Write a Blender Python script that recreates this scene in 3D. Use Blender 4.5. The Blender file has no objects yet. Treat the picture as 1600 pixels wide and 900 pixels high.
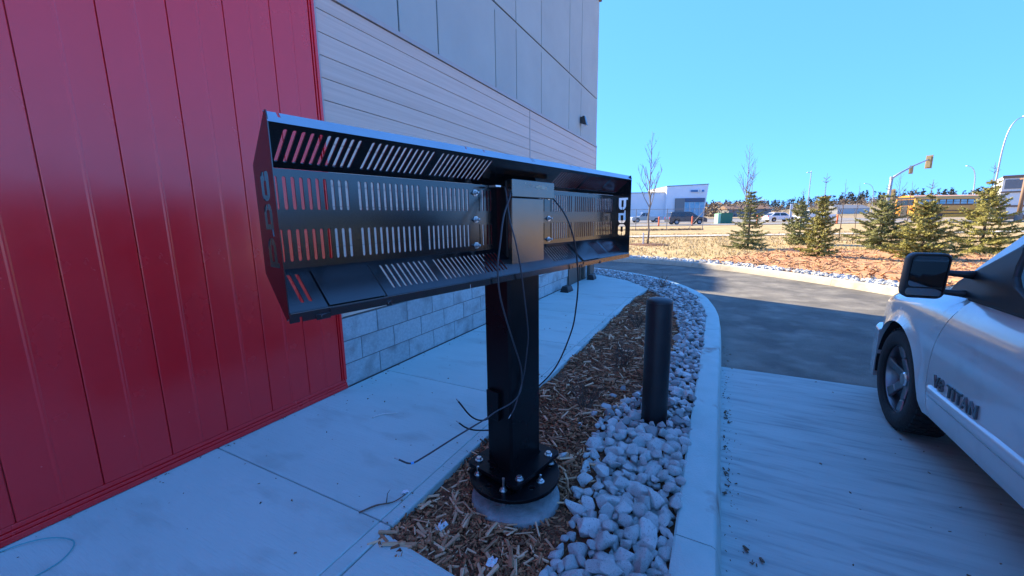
import bpy, bmesh, math, random
import numpy as np
from math import sin, cos, pi, radians, sqrt, atan2
from mathutils import Vector, Matrix
from mathutils.geometry import delaunay_2d_cdt

random.seed(7)
rng = np.random.default_rng(7)
scene = bpy.context.scene
COL = scene.collection

# ------------------------------------------------------------------ camera
cam_d = bpy.data.cameras.new("camera")
cam_d.sensor_fit = 'HORIZONTAL'
cam_d.sensor_width = 36.0
cam_d.lens = 36.0 * 621.7 / 1600.0
cam_d.clip_start = 0.05
cam_d.clip_end = 4000
cam = bpy.data.objects.new("camera", cam_d)
COL.objects.link(cam)
YAW, PIT, ROL = 0.477115, 0.171953, -0.013429
F = Vector((cos(YAW) * cos(PIT), -sin(YAW) * cos(PIT), -sin(PIT)))
R0 = Vector((sin(YAW), cos(YAW), 0))
U0 = F.cross(R0)
if U0.z < 0:
    U0 = -U0
RR = cos(ROL) * R0 + sin(ROL) * U0
UU = -sin(ROL) * R0 + cos(ROL) * U0
# the world frame here is left handed for (right, up, back); mirror Y so that +Y is the drive side on the right
M = Matrix(((RR.x, UU.x, -F.x, 0.0), (RR.y, UU.y, -F.y, 2.7892), (RR.z, UU.z, -F.z, 1.4267), (0, 0, 0, 1)))
MIRROR = True     # geometry is written with Y to the right of X; the whole place is flipped to -Y for a right handed world


def W(x, y, z=0.0):
    return (x, -y, z)


cam.matrix_world = Matrix(((RR.x, UU.x, -F.x, 0.0), (-RR.y, -UU.y, F.y, -2.7892), (RR.z, UU.z, -F.z, 1.4267), (0, 0, 0, 1)))
scene.camera = cam

# ------------------------------------------------------------------ world, sun, exposure
SUN_EL = radians(32.0)
SUN_DIR = Vector((0.37, 0.93, 0)).normalized()            # horizontal direction towards the sun (flipped Y)
sun_az = atan2(SUN_DIR.x, SUN_DIR.y)                       # clockwise from +Y
world = bpy.data.worlds.new("World")
scene.world = world
world.use_nodes = True
wn = world.node_tree
wn.nodes.clear()
wo = wn.nodes.new("ShaderNodeOutputWorld")
bg = wn.nodes.new("ShaderNodeBackground")
sky = wn.nodes.new("ShaderNodeTexSky")
sky.sky_type = 'NISHITA'
sky.sun_disc = False
sky.sun_elevation = SUN_EL
sky.sun_rotation = sun_az
sky.altitude = 1000
sky.air_density = 1.0
sky.dust_density = 0.0
sky.ozone_density = 2.2
bg.inputs['Strength'].default_value = 0.15
gam = wn.nodes.new("ShaderNodeGamma")
gam.inputs['Gamma'].default_value = 0.36
tint = wn.nodes.new("ShaderNodeMix")
tint.data_type = 'RGBA'
tint.blend_type = 'MULTIPLY'
tint.inputs[0].default_value = 1.0
tint.inputs[7].default_value = (0.178, 0.48, 1.10, 1)
wn.links.new(sky.outputs[0], gam.inputs['Color'])
wn.links.new(gam.outputs[0], tint.inputs[6])
wn.links.new(tint.outputs[2], bg.inputs['Color'])
wn.links.new(bg.outputs[0], wo.inputs['Surface'])
sun_d = bpy.data.lights.new("sun", 'SUN')
sun_d.energy = 2.45
sun_d.angle = radians(0.53)
sun_d.color = (1.0, 0.84, 0.56)
sun = bpy.data.objects.new("sun", sun_d)
COL.objects.link(sun)
to_sun = Vector((SUN_DIR.x * cos(SUN_EL), SUN_DIR.y * cos(SUN_EL), sin(SUN_EL)))
sun.rotation_euler = to_sun.to_track_quat('Z', 'Y').to_euler()
sun.location = (0, 20, 30)
vs = scene.view_settings
vs.view_transform = 'Standard'
vs.look = 'None'
vs.exposure = 2.78
vs.gamma = 1.0
vs.use_curve_mapping = False


# ------------------------------------------------------------------ materials
def mat(name, c1, c2=None, scale=8.0, rough=0.6, bump=0.0, bscale=40.0, metallic=0.0, ior=1.5, coat=0.0, rand=None,
        stretch=(1, 1, 1), c3=None, s3=1.2, t3=(0.55, 0.7), bstretch=(1, 1, 1), rough_var=0.0, objvar=0.0, detail=5.0):
    m = bpy.data.materials.new(name)
    m.use_nodes = True
    nt = m.node_tree
    n = nt.nodes
    l = nt.links
    b = n['Principled BSDF']
    c2 = c2 or c1
    tc = n.new('ShaderNodeTexCoord')
    oi = n.new('ShaderNodeObjectInfo')
    add = n.new('ShaderNodeVectorMath')
    add.operation = 'MULTIPLY_ADD'
    cmb = n.new('ShaderNodeCombineXYZ')
    for i in range(3):
        l.new(oi.outputs['Random'], cmb.inputs[i])
    l.new(cmb.outputs[0], add.inputs[0])
    add.inputs[1].default_value = (37.0, 53.0, 29.0) if objvar else (0, 0, 0)
    l.new(tc.outputs['Object'], add.inputs[2])
    mp = n.new('ShaderNodeMapping')
    mp.inputs['Scale'].default_value = stretch
    l.new(add.outputs[0], mp.inputs[0])
    if rand == 'island':
        ge = n.new('ShaderNodeNewGeometry')
        fac = ge.outputs['Random Per Island']
    elif rand == 'object':
        fac = oi.outputs['Random']
    else:
        nz = n.new('ShaderNodeTexNoise')
        nz.inputs['Scale'].default_value = scale
        nz.inputs['Detail'].default_value = detail
        nz.inputs['Roughness'].default_value = 0.6
        l.new(mp.outputs[0], nz.inputs['Vector'])
        cr0 = n.new('ShaderNodeMapRange')
        cr0.inputs[1].default_value = 0.3
        cr0.inputs[2].default_value = 0.7
        l.new(nz.outputs['Fac'], cr0.inputs[0])
        fac = cr0.outputs[0]
    mx = n.new('ShaderNodeMix')
    mx.data_type = 'RGBA'
    mx.inputs[6].default_value = (*c1, 1)
    mx.inputs[7].default_value = (*c2, 1)
    l.new(fac, mx.inputs[0])
    col = mx.outputs[2]
    if c3:
        n3 = n.new('ShaderNodeTexNoise')
        n3.inputs['Scale'].default_value = s3
        n3.inputs['Detail'].default_value = 6
        l.new(mp.outputs[0] if 'concrete' in name and 'k' not in name[:1] else add.outputs[0], n3.inputs['Vector'])
        r3 = n.new('ShaderNodeMapRange')
        r3.inputs[1].default_value, r3.inputs[2].default_value = t3
        l.new(n3.outputs['Fac'], r3.inputs[0])
        m3 = n.new('ShaderNodeMix')
        m3.data_type = 'RGBA'
        l.new(r3.outputs[0], m3.inputs[0])
        l.new(col, m3.inputs[6])
        m3.inputs[7].default_value = (*c3, 1)
        col = m3.outputs[2]
    if objvar:
        hs = n.new('ShaderNodeHueSaturation')
        mr = n.new('ShaderNodeMapRange')
        mr.inputs[3].default_value = 1 - objvar
        mr.inputs[4].default_value = 1 + objvar
        l.new(oi.outputs['Random'], mr.inputs[0])
        l.new(mr.outputs[0], hs.inputs['Value'])
        l.new(col, hs.inputs['Color'])
        col = hs.outputs[0]
    l.new(col, b.inputs['Base Color'])
    b.inputs['Roughness'].default_value = rough
    b.inputs['Metallic'].default_value = metallic
    b.inputs['IOR'].default_value = ior
    b.inputs['Coat Weight'].default_value = coat
    b.inputs['Coat Roughness'].default_value = 0.04
    if rough_var:
        n4 = n.new('ShaderNodeTexNoise')
        n4.inputs['Scale'].default_value = 3.0
        n4.inputs['Detail'].default_value = 6
        l.new(add.outputs[0], n4.inputs['Vector'])
        r4 = n.new('ShaderNodeMapRange')
        r4.inputs[1].default_value, r4.inputs[2].default_value = 0.3, 0.7
        r4.inputs[3].default_value, r4.inputs[4].default_value = rough - rough_var, rough + rough_var
        l.new(n4.outputs['Fac'], r4.inputs[0])
        l.new(r4.outputs[0], b.inputs['Roughness'])
    if bump:
        nb = n.new('ShaderNodeTexNoise')
        nb.inputs['Scale'].default_value = bscale
        nb.inputs['Detail'].default_value = 4
        mb = n.new('ShaderNodeMapping')
        mb.inputs['Scale'].default_value = bstretch
        l.new(add.outputs[0], mb.inputs[0])
        l.new(mb.outputs[0], nb.inputs['Vector'])
        bp = n.new('ShaderNodeBump')
        bp.inputs['Strength'].default_value = bump
        bp.inputs['Distance'].default_value = 0.01
        l.new(nb.outputs['Fac'], bp.inputs['Height'])
        l.new(bp.outputs[0], b.inputs['Normal'])
    return m


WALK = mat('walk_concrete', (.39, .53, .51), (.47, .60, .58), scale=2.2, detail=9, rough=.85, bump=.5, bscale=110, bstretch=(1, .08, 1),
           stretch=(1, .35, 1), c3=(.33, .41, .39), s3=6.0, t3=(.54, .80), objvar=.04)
APRON = mat('apron_concrete', (.34, .42, .41), (.43, .52, .50), detail=12, scale=5.0, rough=.85, bump=.5, bscale=45, bstretch=(1, .1, 1),
            stretch=(1.8, .20, 1), c3=(.24, .29, .29), s3=14.0, t3=(.50, .80))
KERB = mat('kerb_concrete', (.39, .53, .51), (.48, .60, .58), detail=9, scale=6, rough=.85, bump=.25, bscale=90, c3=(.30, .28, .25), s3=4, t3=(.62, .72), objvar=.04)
KERB_LIT = mat('far_kerb_concrete', (.46, .41, .33), (.56, .50, .41), scale=6, rough=.85, bump=.25, bscale=90, c3=(.34, .29, .22), s3=2.5, t3=(.55, .72), objvar=.04)  # sunlit copy of the kerb concrete, warm sunlight put into the colour
FOOT = mat('footing_concrete', (.20, .23, .23), (.34, .38, .37), detail=10, scale=9, rough=.9, bump=.9, bscale=60, c3=(.13, .13, .11), s3=7, t3=(.5, .7))
ASPHALT = mat('asphalt', (.065, .060, .052), (.19, .172, .142), detail=14, scale=1.6, rough=.8, bump=1.0, bscale=120, stretch=(1, .75, 1),
              c3=(.25, .23, .19), s3=2.8, t3=(.50, .80))
ROADM = mat('road_asphalt', (.16, .155, .15), (.22, .21, .20), scale=.6, rough=.85)
PATHM = mat('path_concrete', (.42, .41, .38), (.5, .49, .46), scale=1.5, rough=.85)
LAWN = mat('dry_lawn', (.34, .235, .10), (.46, .33, .16), scale=1.3, rough=.95, bump=1.0, bscale=14, c3=(.29, .21, .08), s3=.35, t3=(.5, .7))
HILLM = mat('dry_hill', (.22, .16, .09), (.30, .22, .12), scale=.06, rough=1.0, c3=(.14, .12, .06), s3=.03, t3=(.5, .65))
BARK_BED = mat('bark_bed', (.38, .16, .065), (.58, .30, .14), scale=5, rough=.95, bump=1.0, bscale=22, c3=(.30, .12, .05), s3=3.4, t3=(.55, .7))
MULCH = mat('mulch_soil', (.06, .022, .010), (.18, .07, .03), scale=30, rough=.95, bump=1.0, bscale=70)
CHIP = mat('wood_chip', (.09, .028, .012), (.52, .22, .10), rand='island', rough=.85)
CHIP2 = mat('bark_chip', (.14, .055, .022), (.60, .36, .18), rand='island', rough=.9)
ROCK = mat('limestone', (.66, .74, .72), (.82, .87, .85), scale=14, rough=.8, bump=.9, bscale=45, objvar=.16, c3=(.44, .49, .48), s3=9, t3=(.55, .7))
ROCKS = mat('limestone_far', (.22, .22, .22), (.62, .63, .61), rand='island', rough=.8)
RED = mat('red_metal', (.80, .007, .012), (.86, .009, .016), scale=2.0, rough=.25, ior=1.75, bump=.04, bscale=9, rough_var=.05)
SIDING = mat('beige_siding', (.55, .43, .34), (.66, .54, .44), scale=4, rough=.5, ior=1.6, stretch=(.25, 1, 14), bump=.08, bscale=60, bstretch=(.06, 1, 1), objvar=.03)
STUCCO = mat('grey_stucco', (.38, .44, .42), (.43, .50, .47), scale=1.2, rough=.9, bump=.35, bscale=220, objvar=.02)
REVEAL = mat('reveal_dark', (.025, .025, .025), (.04, .04, .04), rough=.8)
CMU = mat('concrete_block', (.36, .40, .40), (.50, .54, .53), scale=40, rough=.95, bump=1.0, bscale=110, objvar=.08, c3=(.27, .27, .26), s3=4, t3=(.5, .7))
MORTAR = mat('mortar', (.16, .16, .16), (.22, .22, .21), scale=20, rough=.95, bump=.4, bscale=90)
FLASH = mat('grey_flashing', (.38, .36, .34), (.42, .40, .38), rough=.45, ior=1.6)
BROWN = mat('brown_metal', (.10, .075, .055), (.12, .09, .07), rough=.5)
BLACK = mat('black_powder', (.004, .004, .005), (.006, .006, .007), scale=20, rough=.16, ior=1.85, bump=.03, bscale=500, rough_var=.03)
COLB = mat('black_column', (.004, .004, .005), (.007, .007, .008), scale=12, rough=.30, ior=1.28, bump=.04, bscale=400, rough_var=.06)
LIPM = mat('zinc_edge', (.42, .43, .45), (.50, .51, .53), scale=6, rough=.22, metallic=1.0, rough_var=.05)
COVERM = mat('brushed_cover', (.17, .16, .145), (.20, .19, .175), scale=6, rough=.22, metallic=1.0, rough_var=.05, bump=.03, bscale=300)
GLUE = mat('old_adhesive', (.40, .36, .26), (.60, .56, .42), scale=70, rough=.9, bump=.6, bscale=120)
GALV = mat('galvanised', (.60, .60, .58), (.72, .72, .70), scale=30, rough=.35, metallic=1.0)
CABLE = mat('cable_rubber', (.02, .02, .022), rough=.42)
CABLEG = mat('cable_grey', (.05, .045, .05), rough=.45)
COPPER = mat('cable_tip', (.5, .5, .5), rough=.4, metallic=1.0)
TAPE = mat('blue_tape', (.05, .35, .75), rough=.5)
BOLL = mat('bollard_paint', (.006, .007, .010), (.014, .015, .018), scale=9, rough=.45, bump=.15, bscale=60, c3=(.10, .10, .10), s3=30, t3=(.72, .78))
BAIT = mat('black_plastic', (.015, .015, .016), (.02, .02, .02), rough=.5)
PAINT = mat('silver_paint', (.60, .66, .65), (.64, .69, .68), c3=(.54, .58, .57), s3=5, t3=(.55, .75), scale=3, rough=.22, rough_var=.06, metallic=.25, coat=1.0)
TRIMB = mat('truck_trim', (.012, .012, .013), (.016, .016, .017), rough=.45)
GLASS = mat('dark_glass', (.015, .018, .02), rough=.04, ior=1.7)
MIRG = mat('mirror_glass', (.10, .10, .11), rough=.04, metallic=1.0)
CHROME = mat('chrome', (.75, .75, .76), rough=.12, metallic=1.0)
BADGE = mat('badge_metal', (.16, .17, .18), rough=.18, metallic=.8)
RIMM = mat('alloy', (.22, .22, .23), (.26, .26, .27), rough=.3, metallic=.9)
TYRE = mat('tyre_rubber', (.012, .012, .012), (.022, .022, .022), scale=20, rough=.8, bump=.4, bscale=90)
NEEDLE_B = mat('spruce_blue', (.08, .095, .03), (.34, .34, .12), rand='island', rough=.8)
NEEDLE_Y = mat('spruce_yellow', (.12, .115, .02), (.40, .37, .10), rand='island', rough=.8)
BARK = mat('spruce_bark', (.10, .07, .05), (.16, .12, .09), scale=12, rough=.9, bump=.6, bscale=60)
ASPEN = mat('pale_bark', (.15, .125, .10), (.26, .22, .18), scale=10, rough=.9)
TWIG = mat('twig', (.10, .065, .045), (.17, .12, .09), rough=.9)
FARCON = mat('far_conifer', (.020, .028, .018), (.055, .060, .038), rand='island', rough=1.0)
FARBRN = mat('far_brush', (.13, .095, .065), (.22, .17, .12), rand='island', rough=1.0)
STEEL = mat('pole_steel', (.38, .38, .38), (.46, .46, .46), rough=.5, metallic=.6)
FENCEM = mat('fence_wire', (.20, .20, .20), (.26, .26, .26), rough=.5, metallic=.5)
WHITE = mat('white_panel', (.70, .71, .74), (.76, .77, .79), scale=.3, rough=.6)
GREYP = mat('grey_panel', (.16, .165, .17), (.19, .195, .20), rough=.6)
NAVY = mat('navy_band', (.06, .10, .17), rough=.5)
BGLASS = mat('shop_glass', (.05, .30, .48), (.30, .50, .60), scale=.9, rough=.3, ior=1.4)
SIGNB = mat('sign_blue', (.05, .22, .45), rough=.5)
SUVP = mat('suv_paint', (.035, .037, .045), (.045, .047, .055), rough=.28, metallic=.3, coat=.6)
PICKP = mat('pickup_paint', (.34, .35, .37), rough=.3, metallic=.4, coat=.6)
WHITEP = mat('white_paint', (.74, .75, .76), rough=.3, coat=.5)
BUSY = mat('bus_yellow', (.72, .30, .015), (.78, .33, .02), scale=.8, rough=.4, coat=.3)
BUSB = mat('bus_black', (.02, .02, .022), rough=.5)
ORANGE = mat('orange_plastic', (.80, .14, .03), rough=.6)
GREENB = mat('green_box', (.03, .16, .09), (.04, .19, .11), rough=.6)
GREENL = mat('pale_green', (.30, .55, .38), rough=.6)
SIGY = mat('signal_housing', (.36, .27, .13), rough=.5)
LENSR = mat('signal_lens', (.10, .03, .02), rough=.3)
WALLW = mat('white_cladding', (.68, .66, .62), (.74, .72, .68), scale=.5, rough=.6)
WALLB = mat('brown_band', (.20, .12, .075), rough=.7)
TEAL = mat('teal_string', (.08, .38, .40), rough=.6)
PAPER = mat('paper_scrap', (.72, .72, .74), rough=.8)
STRAP = mat('strap_white', (.70, .69, .66), rough=.7)
HEADL = mat('lamp_lens', (.6, .62, .65), rough=.1, ior=1.5, coat=1.0)
TAILR = mat('tail_lens', (.35, .02, .02), rough=.2)
FLOORD = mat('dark_void', (.01, .01, .01), rough=.9)


# ------------------------------------------------------------------ mesh helpers
class MB:
    """collects shapes and links them as ONE mesh object; input Y is the drive side and is flipped on build"""

    def __init__(s):
        s.v, s.f, s.m = [], [], []
        s.mi = 0

    def add(s, vs, fs):
        o = len(s.v)
        s.v += [tuple(p) for p in vs]
        s.f += [tuple(i + o for i in q) for q in fs]
        s.m += [s.mi] * len(fs)
        return s

    def box(s, x0, x1, y0, y1, z0, z1):
        return s.add([(x0, y0, z0), (x1, y0, z0), (x1, y1, z0), (x0, y1, z0), (x0, y0, z1), (x1, y0, z1), (x1, y1, z1), (x0, y1, z1)],
                     [(0, 1, 2, 3), (4, 7, 6, 5), (0, 4, 5, 1), (1, 5, 6, 2), (2, 6, 7, 3), (3, 7, 4, 0)])

    def hexa(s, a, b):
        """two quads a (bottom) and b (top), same winding"""
        return s.add(list(a) + list(b), [(0, 1, 2, 3), (4, 7, 6, 5), (0, 4, 5, 1), (1, 5, 6, 2), (2, 6, 7, 3), (3, 7, 4, 0)])

    def tube(s, pts, r, n=8, cap=True):
        pts = [Vector(p) for p in pts]
        k = len(pts)
        rad = r if hasattr(r, '__len__') else [r] * k
        vs, fs = [], []
        up = None
        for i, p in enumerate(pts):
            t = (pts[min(i + 1, k - 1)] - pts[max(i - 1, 0)])
            t = t.normalized() if t.length > 1e-9 else Vector((0, 0, 1))
            if up is None:
                up = Vector((0, 0, 1)) if abs(t.z) < .9 else Vector((1, 0, 0))
            e1 = (up - t * up.dot(t))
            e1 = e1.normalized() if e1.length > 1e-6 else t.orthogonal().normalized()
            e2 = t.cross(e1)
            up = e1
            for j in range(n):
                a = 2 * pi * j / n
                vs.append(p + (e1 * cos(a) + e2 * sin(a)) * rad[i])
        for i in range(k - 1):
            for j in range(n):
                j2 = (j + 1) % n
                fs.append((i * n + j, i * n + j2, (i + 1) * n + j2, (i + 1) * n + j))
        if cap:
            fs.append(tuple(range(n - 1, -1, -1)))
            fs.append(tuple((k - 1) * n + j for j in range(n)))
        return s.add(vs, fs)

    def lathe(s, prof, c=(0, 0, 0), axis='z', n=32, closed=False, cap=True):
        """prof: list of (r, h)"""
        vs, fs = [], []
        k = len(prof)
        for r, h in prof:
            for j in range(n):
                a = 2 * pi * j / n
                if axis == 'z':
                    vs.append((c[0] + r * cos(a), c[1] + r * sin(a), c[2] + h))
                elif axis == 'y':
                    vs.append((c[0] + r * cos(a), c[1] + h, c[2] + r * sin(a)))
                else:
                    vs.append((c[0] + h, c[1] + r * cos(a), c[2] + r * sin(a)))
        for i in range(k - 1 + (1 if closed else 0)):
            i2 = (i + 1) % k
            for j in range(n):
                j2 = (j + 1) % n
                fs.append((i * n + j, i * n + j2, i2 * n + j2, i2 * n + j))
        if not closed and cap:
            if prof[0][0] > 1e-6:
                fs.append(tuple(range(n - 1, -1, -1)))
            if prof[-1][0] > 1e-6:
                fs.append(tuple((k - 1) * n + j for j in range(n)))
        return s.add(vs, fs)

    def prism(s, loops, fn, t0, t1):
        """2D outline (loops[0]) with holes (loops[1:]) mapped by fn(u, v, t) from t0 to t1"""
        flat = [p for L in loops for p in L]
        eds, o = [], 0
        for L in loops:
            eds += [(o + i, o + (i + 1) % len(L)) for i in range(len(L))]
            o += len(L)
        out = delaunay_2d_cdt([Vector((p[0], p[1])) for p in flat], eds, [], 0, 1e-7)
        tris = []
        for f in out[2]:
            cx = sum(out[0][i][0] for i in f) / len(f)
            cy = sum(out[0][i][1] for i in f) / len(f)
            if in_poly(cx, cy, loops[0]) and not any(in_poly(cx, cy, L) for L in loops[1:]):
                q = [out[3][i][0] for i in f if out[3][i]]
                if len(q) == 3:
                    tris.append(q)
        nv = len(flat)
        vs = [fn(p[0], p[1], t0) for p in flat] + [fn(p[0], p[1], t1) for p in flat]
        fs = []
        for a, b, c in tris:
            fs.append((a, b, c))
            fs.append((a + nv, c + nv, b + nv))
        o = 0
        for L in loops:
            k = len(L)
            for i in range(k):
                j = (i + 1) % k
                fs.append((o + i, o + j, o + j + nv, o + i + nv))
            o += k
        return s.add(vs, fs)

    def grid(s, rows):
        h, w = len(rows), len(rows[0])
        vs = [p for r in rows for p in r]
        fs = [(i * w + j, i * w + j + 1, (i + 1) * w + j + 1, (i + 1) * w + j) for i in range(h - 1) for j in range(w - 1)]
        return s.add(vs, fs)

    def mesh(s, name, mats, smooth=False, fix=True):
        me = bpy.data.meshes.new(name)
        me.from_pydata([(x, -y, z) for x, y, z in s.v], [], s.f)
        for m in mats if isinstance(mats, (list, tuple)) else [mats]:
            me.materials.append(m)
        if any(s.m):
            me.polygons.foreach_set('material_index', s.m)
        if fix:
            bm = bmesh.new()
            bm.from_mesh(me)
            bmesh.ops.recalc_face_normals(bm, faces=bm.faces)
            bm.to_mesh(me)
            bm.free()
        if smooth:
            me.polygons.foreach_set('use_smooth', [True] * len(me.polygons))
            if smooth != 'all':
                me.set_sharp_from_angle(angle=radians(smooth if smooth is not True else 40))
        me.update()
        return me

    def obj(s, name, mats, parent=None, smooth=False, bevel=0, fix=True, segs=2):
        return link(name, s.mesh(name, mats, smooth, fix), parent, bevel, segs)


def link(name, me, parent=None, bevel=0, segs=2):
    o = bpy.data.objects.new(name, me)
    COL.objects.link(o)
    o.parent = parent
    if bevel:
        b = o.modifiers.new('bevel', 'BEVEL')
        b.width = bevel
        b.segments = segs
        b.limit_method = 'ANGLE'
        b.angle_limit = radians(40)
        b.harden_normals = False
    return o


def tag(o, label=None, cat=None, group=None, kind=None):
    if label:
        o['label'] = label
    if cat:
        o['category'] = cat
    if group:
        o['group'] = group
    if kind:
        o['kind'] = kind
    return o


def empty(name, loc=(0, 0, 0), rz=0.0):
    o = bpy.data.objects.new(name, None)
    COL.objects.link(o)
    o.location = (loc[0], -loc[1], loc[2])
    o.rotation_euler = (0, 0, -rz)
    o.empty_display_size = .2
    return o


def copy_tree(o, parent=None):
    c = o.copy()
    COL.objects.link(c)
    c.parent = parent
    for ch in list(o.children):
        copy_tree(ch, c)
    return c


def catmull(pts, n=8):
    P = [np.array(p, float) for p in pts]
    P = [2 * P[0] - P[1]] + P + [2 * P[-1] - P[-2]]
    out = []
    for i in range(1, len(P) - 2):
        for k in range(n):
            t = k / n
            a, b, c, d = P[i - 1], P[i], P[i + 1], P[i + 2]
            out.append(.5 * ((2 * b) + (-a + c) * t + (2 * a - 5 * b + 4 * c - d) * t * t + (-a + 3 * b - 3 * c + d) * t ** 3))
    out.append(P[-2])
    return [tuple(p) for p in out]


def offset2d(path, d):
    """shift a 2D path to its left (d > 0) measured in the written frame"""
    out = []
    for i, p in enumerate(path):
        a = np.array(path[max(i - 1, 0)][:2])
        b = np.array(path[min(i + 1, len(path) - 1)][:2])
        t = b - a
        t /= np.linalg.norm(t)
        out.append((p[0] - t[1] * d, p[1] + t[0] * d))
    return out


def resample(path, step):
    P = np.array([p[:2] for p in path])
    s = np.concatenate([[0], np.cumsum(np.linalg.norm(np.diff(P, axis=0), axis=1))])
    k = max(2, int(s[-1] / step) + 1)
    t = np.linspace(0, s[-1], k)
    return [(float(np.interp(q, s, P[:, 0])), float(np.interp(q, s, P[:, 1]))) for q in t]


def in_poly(x, y, poly):
    c = False
    j = len(poly) - 1
    for i in range(len(poly)):
        xi, yi = poly[i]
        xj, yj = poly[j]
        if (yi > y) != (yj > y) and x < (xj - xi) * (y - yi) / (yj - yi) + xi:
            c = not c
        j = i
    return c


# far frame: dep metres straight ahead of the photographer, lat metres to the right
def FW(dep, lat):
    return (.8885 * dep + .4592 * lat, 2.789 - .4589 * dep + .8883 * lat)


def dep_of(x, y):
    return .8885 * x - .4589 * (y - 2.789)


def lat_of(x, y):
    return .4592 * x + .8883 * (y - 2.789)


def sstep(a, b, x):
    t = min(1.0, max(0.0, (x - a) / (b - a)))
    return t * t * (3 - 2 * t)


def zt(x, y):
    d = dep_of(x, y)
    l = lat_of(x, y)
    z = .38 * sstep(34, 45, d) + .35 * sstep(60, 120, d)
    if d > 100:
        t = l / d
        hh = np.interp(t, [-2, .2, .48, .64, .8, .97, 1.3, 2.5], [1, 1.5, 2.5, 4, 8, 11, 11, 9])
        z += hh * sstep(110, 320, d)
    return float(z)


ZD = -0.13      # the drive
NEAR_KERB = [(-9, 2.9), (-4, 2.9), (0, 2.9), (3, 2.9), (5.4, 2.91), (6.5, 2.89), (7.33, 2.79), (8.0, 2.66), (8.6, 2.45), (9.2, 2.15), (9.7, 1.82),
             (10.25, 1.32), (10.75, .72), (11.15, .1), (11.6, -.9), (11.9, -2.2), (12.0, -4), (12.0, -9)]
FAR_KERB = [(14.9, -10), (14.8, -5), (14.6, -2.5), (14.25, .1), (13.8, 1.65), (13.0, 3.0), (12.1, 4.05), (11.0, 5.1), (9.9, 5.95), (8.8, 6.65), (7.4, 7.3),
            (5.5, 7.8), (2, 8.0), (-3, 8.0), (-12, 8.0)]
near_k = catmull(NEAR_KERB, 6)
far_k = catmull(FAR_KERB, 6)

# ------------------------------------------------------------------ the ground
base = MB()
base.add([(-700, -900, -.4), (900, -900, -.4), (900, 900, -.4), (-700, 900, -.4)], [(0, 1, 2, 3)])
tag(base.obj('ground', LAWN), 'wide dry ground reaching to the horizon', kind='structure')

# lawn fan from the far kerb outwards
fk = resample(far_k, .6)
fin = offset2d(fk, -.19)      # behind the kerb (outside)
if abs(fin[0][0]) < abs(fk[0][0]):
    fin = offset2d(fk, .19)
side = 1 if offset2d(fk, .19)[0][0] > fk[0][0] else -1
fin = offset2d(fk, .19 * side)
DR = [0, .25, .5, .9, 1.4, 2, 2.8, 3.7, 4.8, 6, 7.5, 9, 11, 13, 15.5, 18.5, 22, 26, 30, 34, 38, 42, 46, 52, 60, 70, 85, 105, 130, 160, 200, 250, 300, 340, 420, 600]
rows = []
for d in DR:
    r = []
    for i, (x, y) in enumerate(fin):
        o = offset2d(fk, (.19 + max(d, .001)) * side)[i] if d else (x, y)
        r.append(o)
    rows.append(r)


def smooth_row(row, k):
    a = np.array(row)
    for _ in range(k):
        a[1:-1] = .25 * a[:-2] + .5 * a[1:-1] + .25 * a[2:]
    return [tuple(p) for p in a]


lawn_rows = []
for d, r in zip(DR, rows):
    r = smooth_row(r, min(60, int(d * 2)))
    lawn_rows.append([(x, y, -.02 + zt(x, y) + (.03 * sin(x * 1.1) * sin(y * .9) if 1 < d < 40 else 0)) for x, y in r])
lawn = MB().grid(lawn_rows).obj('lawn', [LAWN, HILLM], smooth='all')
nl = len(fin) - 1
hm = []
for i, d in enumerate(DR[:-1]):
    hm += [1 if d >= 105 else 0] * nl
lawn.data.polygons.foreach_set('material_index', hm)
tag(lawn, 'dry tan winter lawn rising gently to a brown hill behind the road', kind='structure')


def fan_sheet(name, d0, d1, i0, i1, dz, m, step=.5, jag=0.0, smooth_k=0):
    k = max(2, int((d1 - d0) / step) + 1)
    rr = []
    for a in range(k):
        d = d0 + (d1 - d0) * a / (k - 1)
        o = smooth_row(offset2d(fk, (.19 + d) * side), min(60, int(d * 2)))
        row = []
        for i in range(i0, i1):
            x, y = o[i]
            if jag and a in (0, k - 1):
                x += random.uniform(-jag, jag)
                y += random.uniform(-jag, jag)
            row.append((x, y, -.02 + zt(x, y) + dz + (.03 * sin(x * 1.1) * sin(y * .9) if 1 < d < 40 else 0)))
        rr.append(row)
    return MB().grid(rr).obj(name, m, smooth='all'), rr


ns = len(fk)


def idx_at(x, y):
    return min(range(ns), key=lambda i: (fk[i][0] - x) ** 2 + (fk[i][1] - y) ** 2)


i_l = idx_at(13.6, 2.1)
bed, bed_rows = fan_sheet('bark_mulch_bed', .45, 9.6, i_l, ns - 1, .035, BARK_BED, step=.5, jag=.25)
tag(bed, 'orange bark mulch bed round the young spruces', kind='structure')

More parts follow.
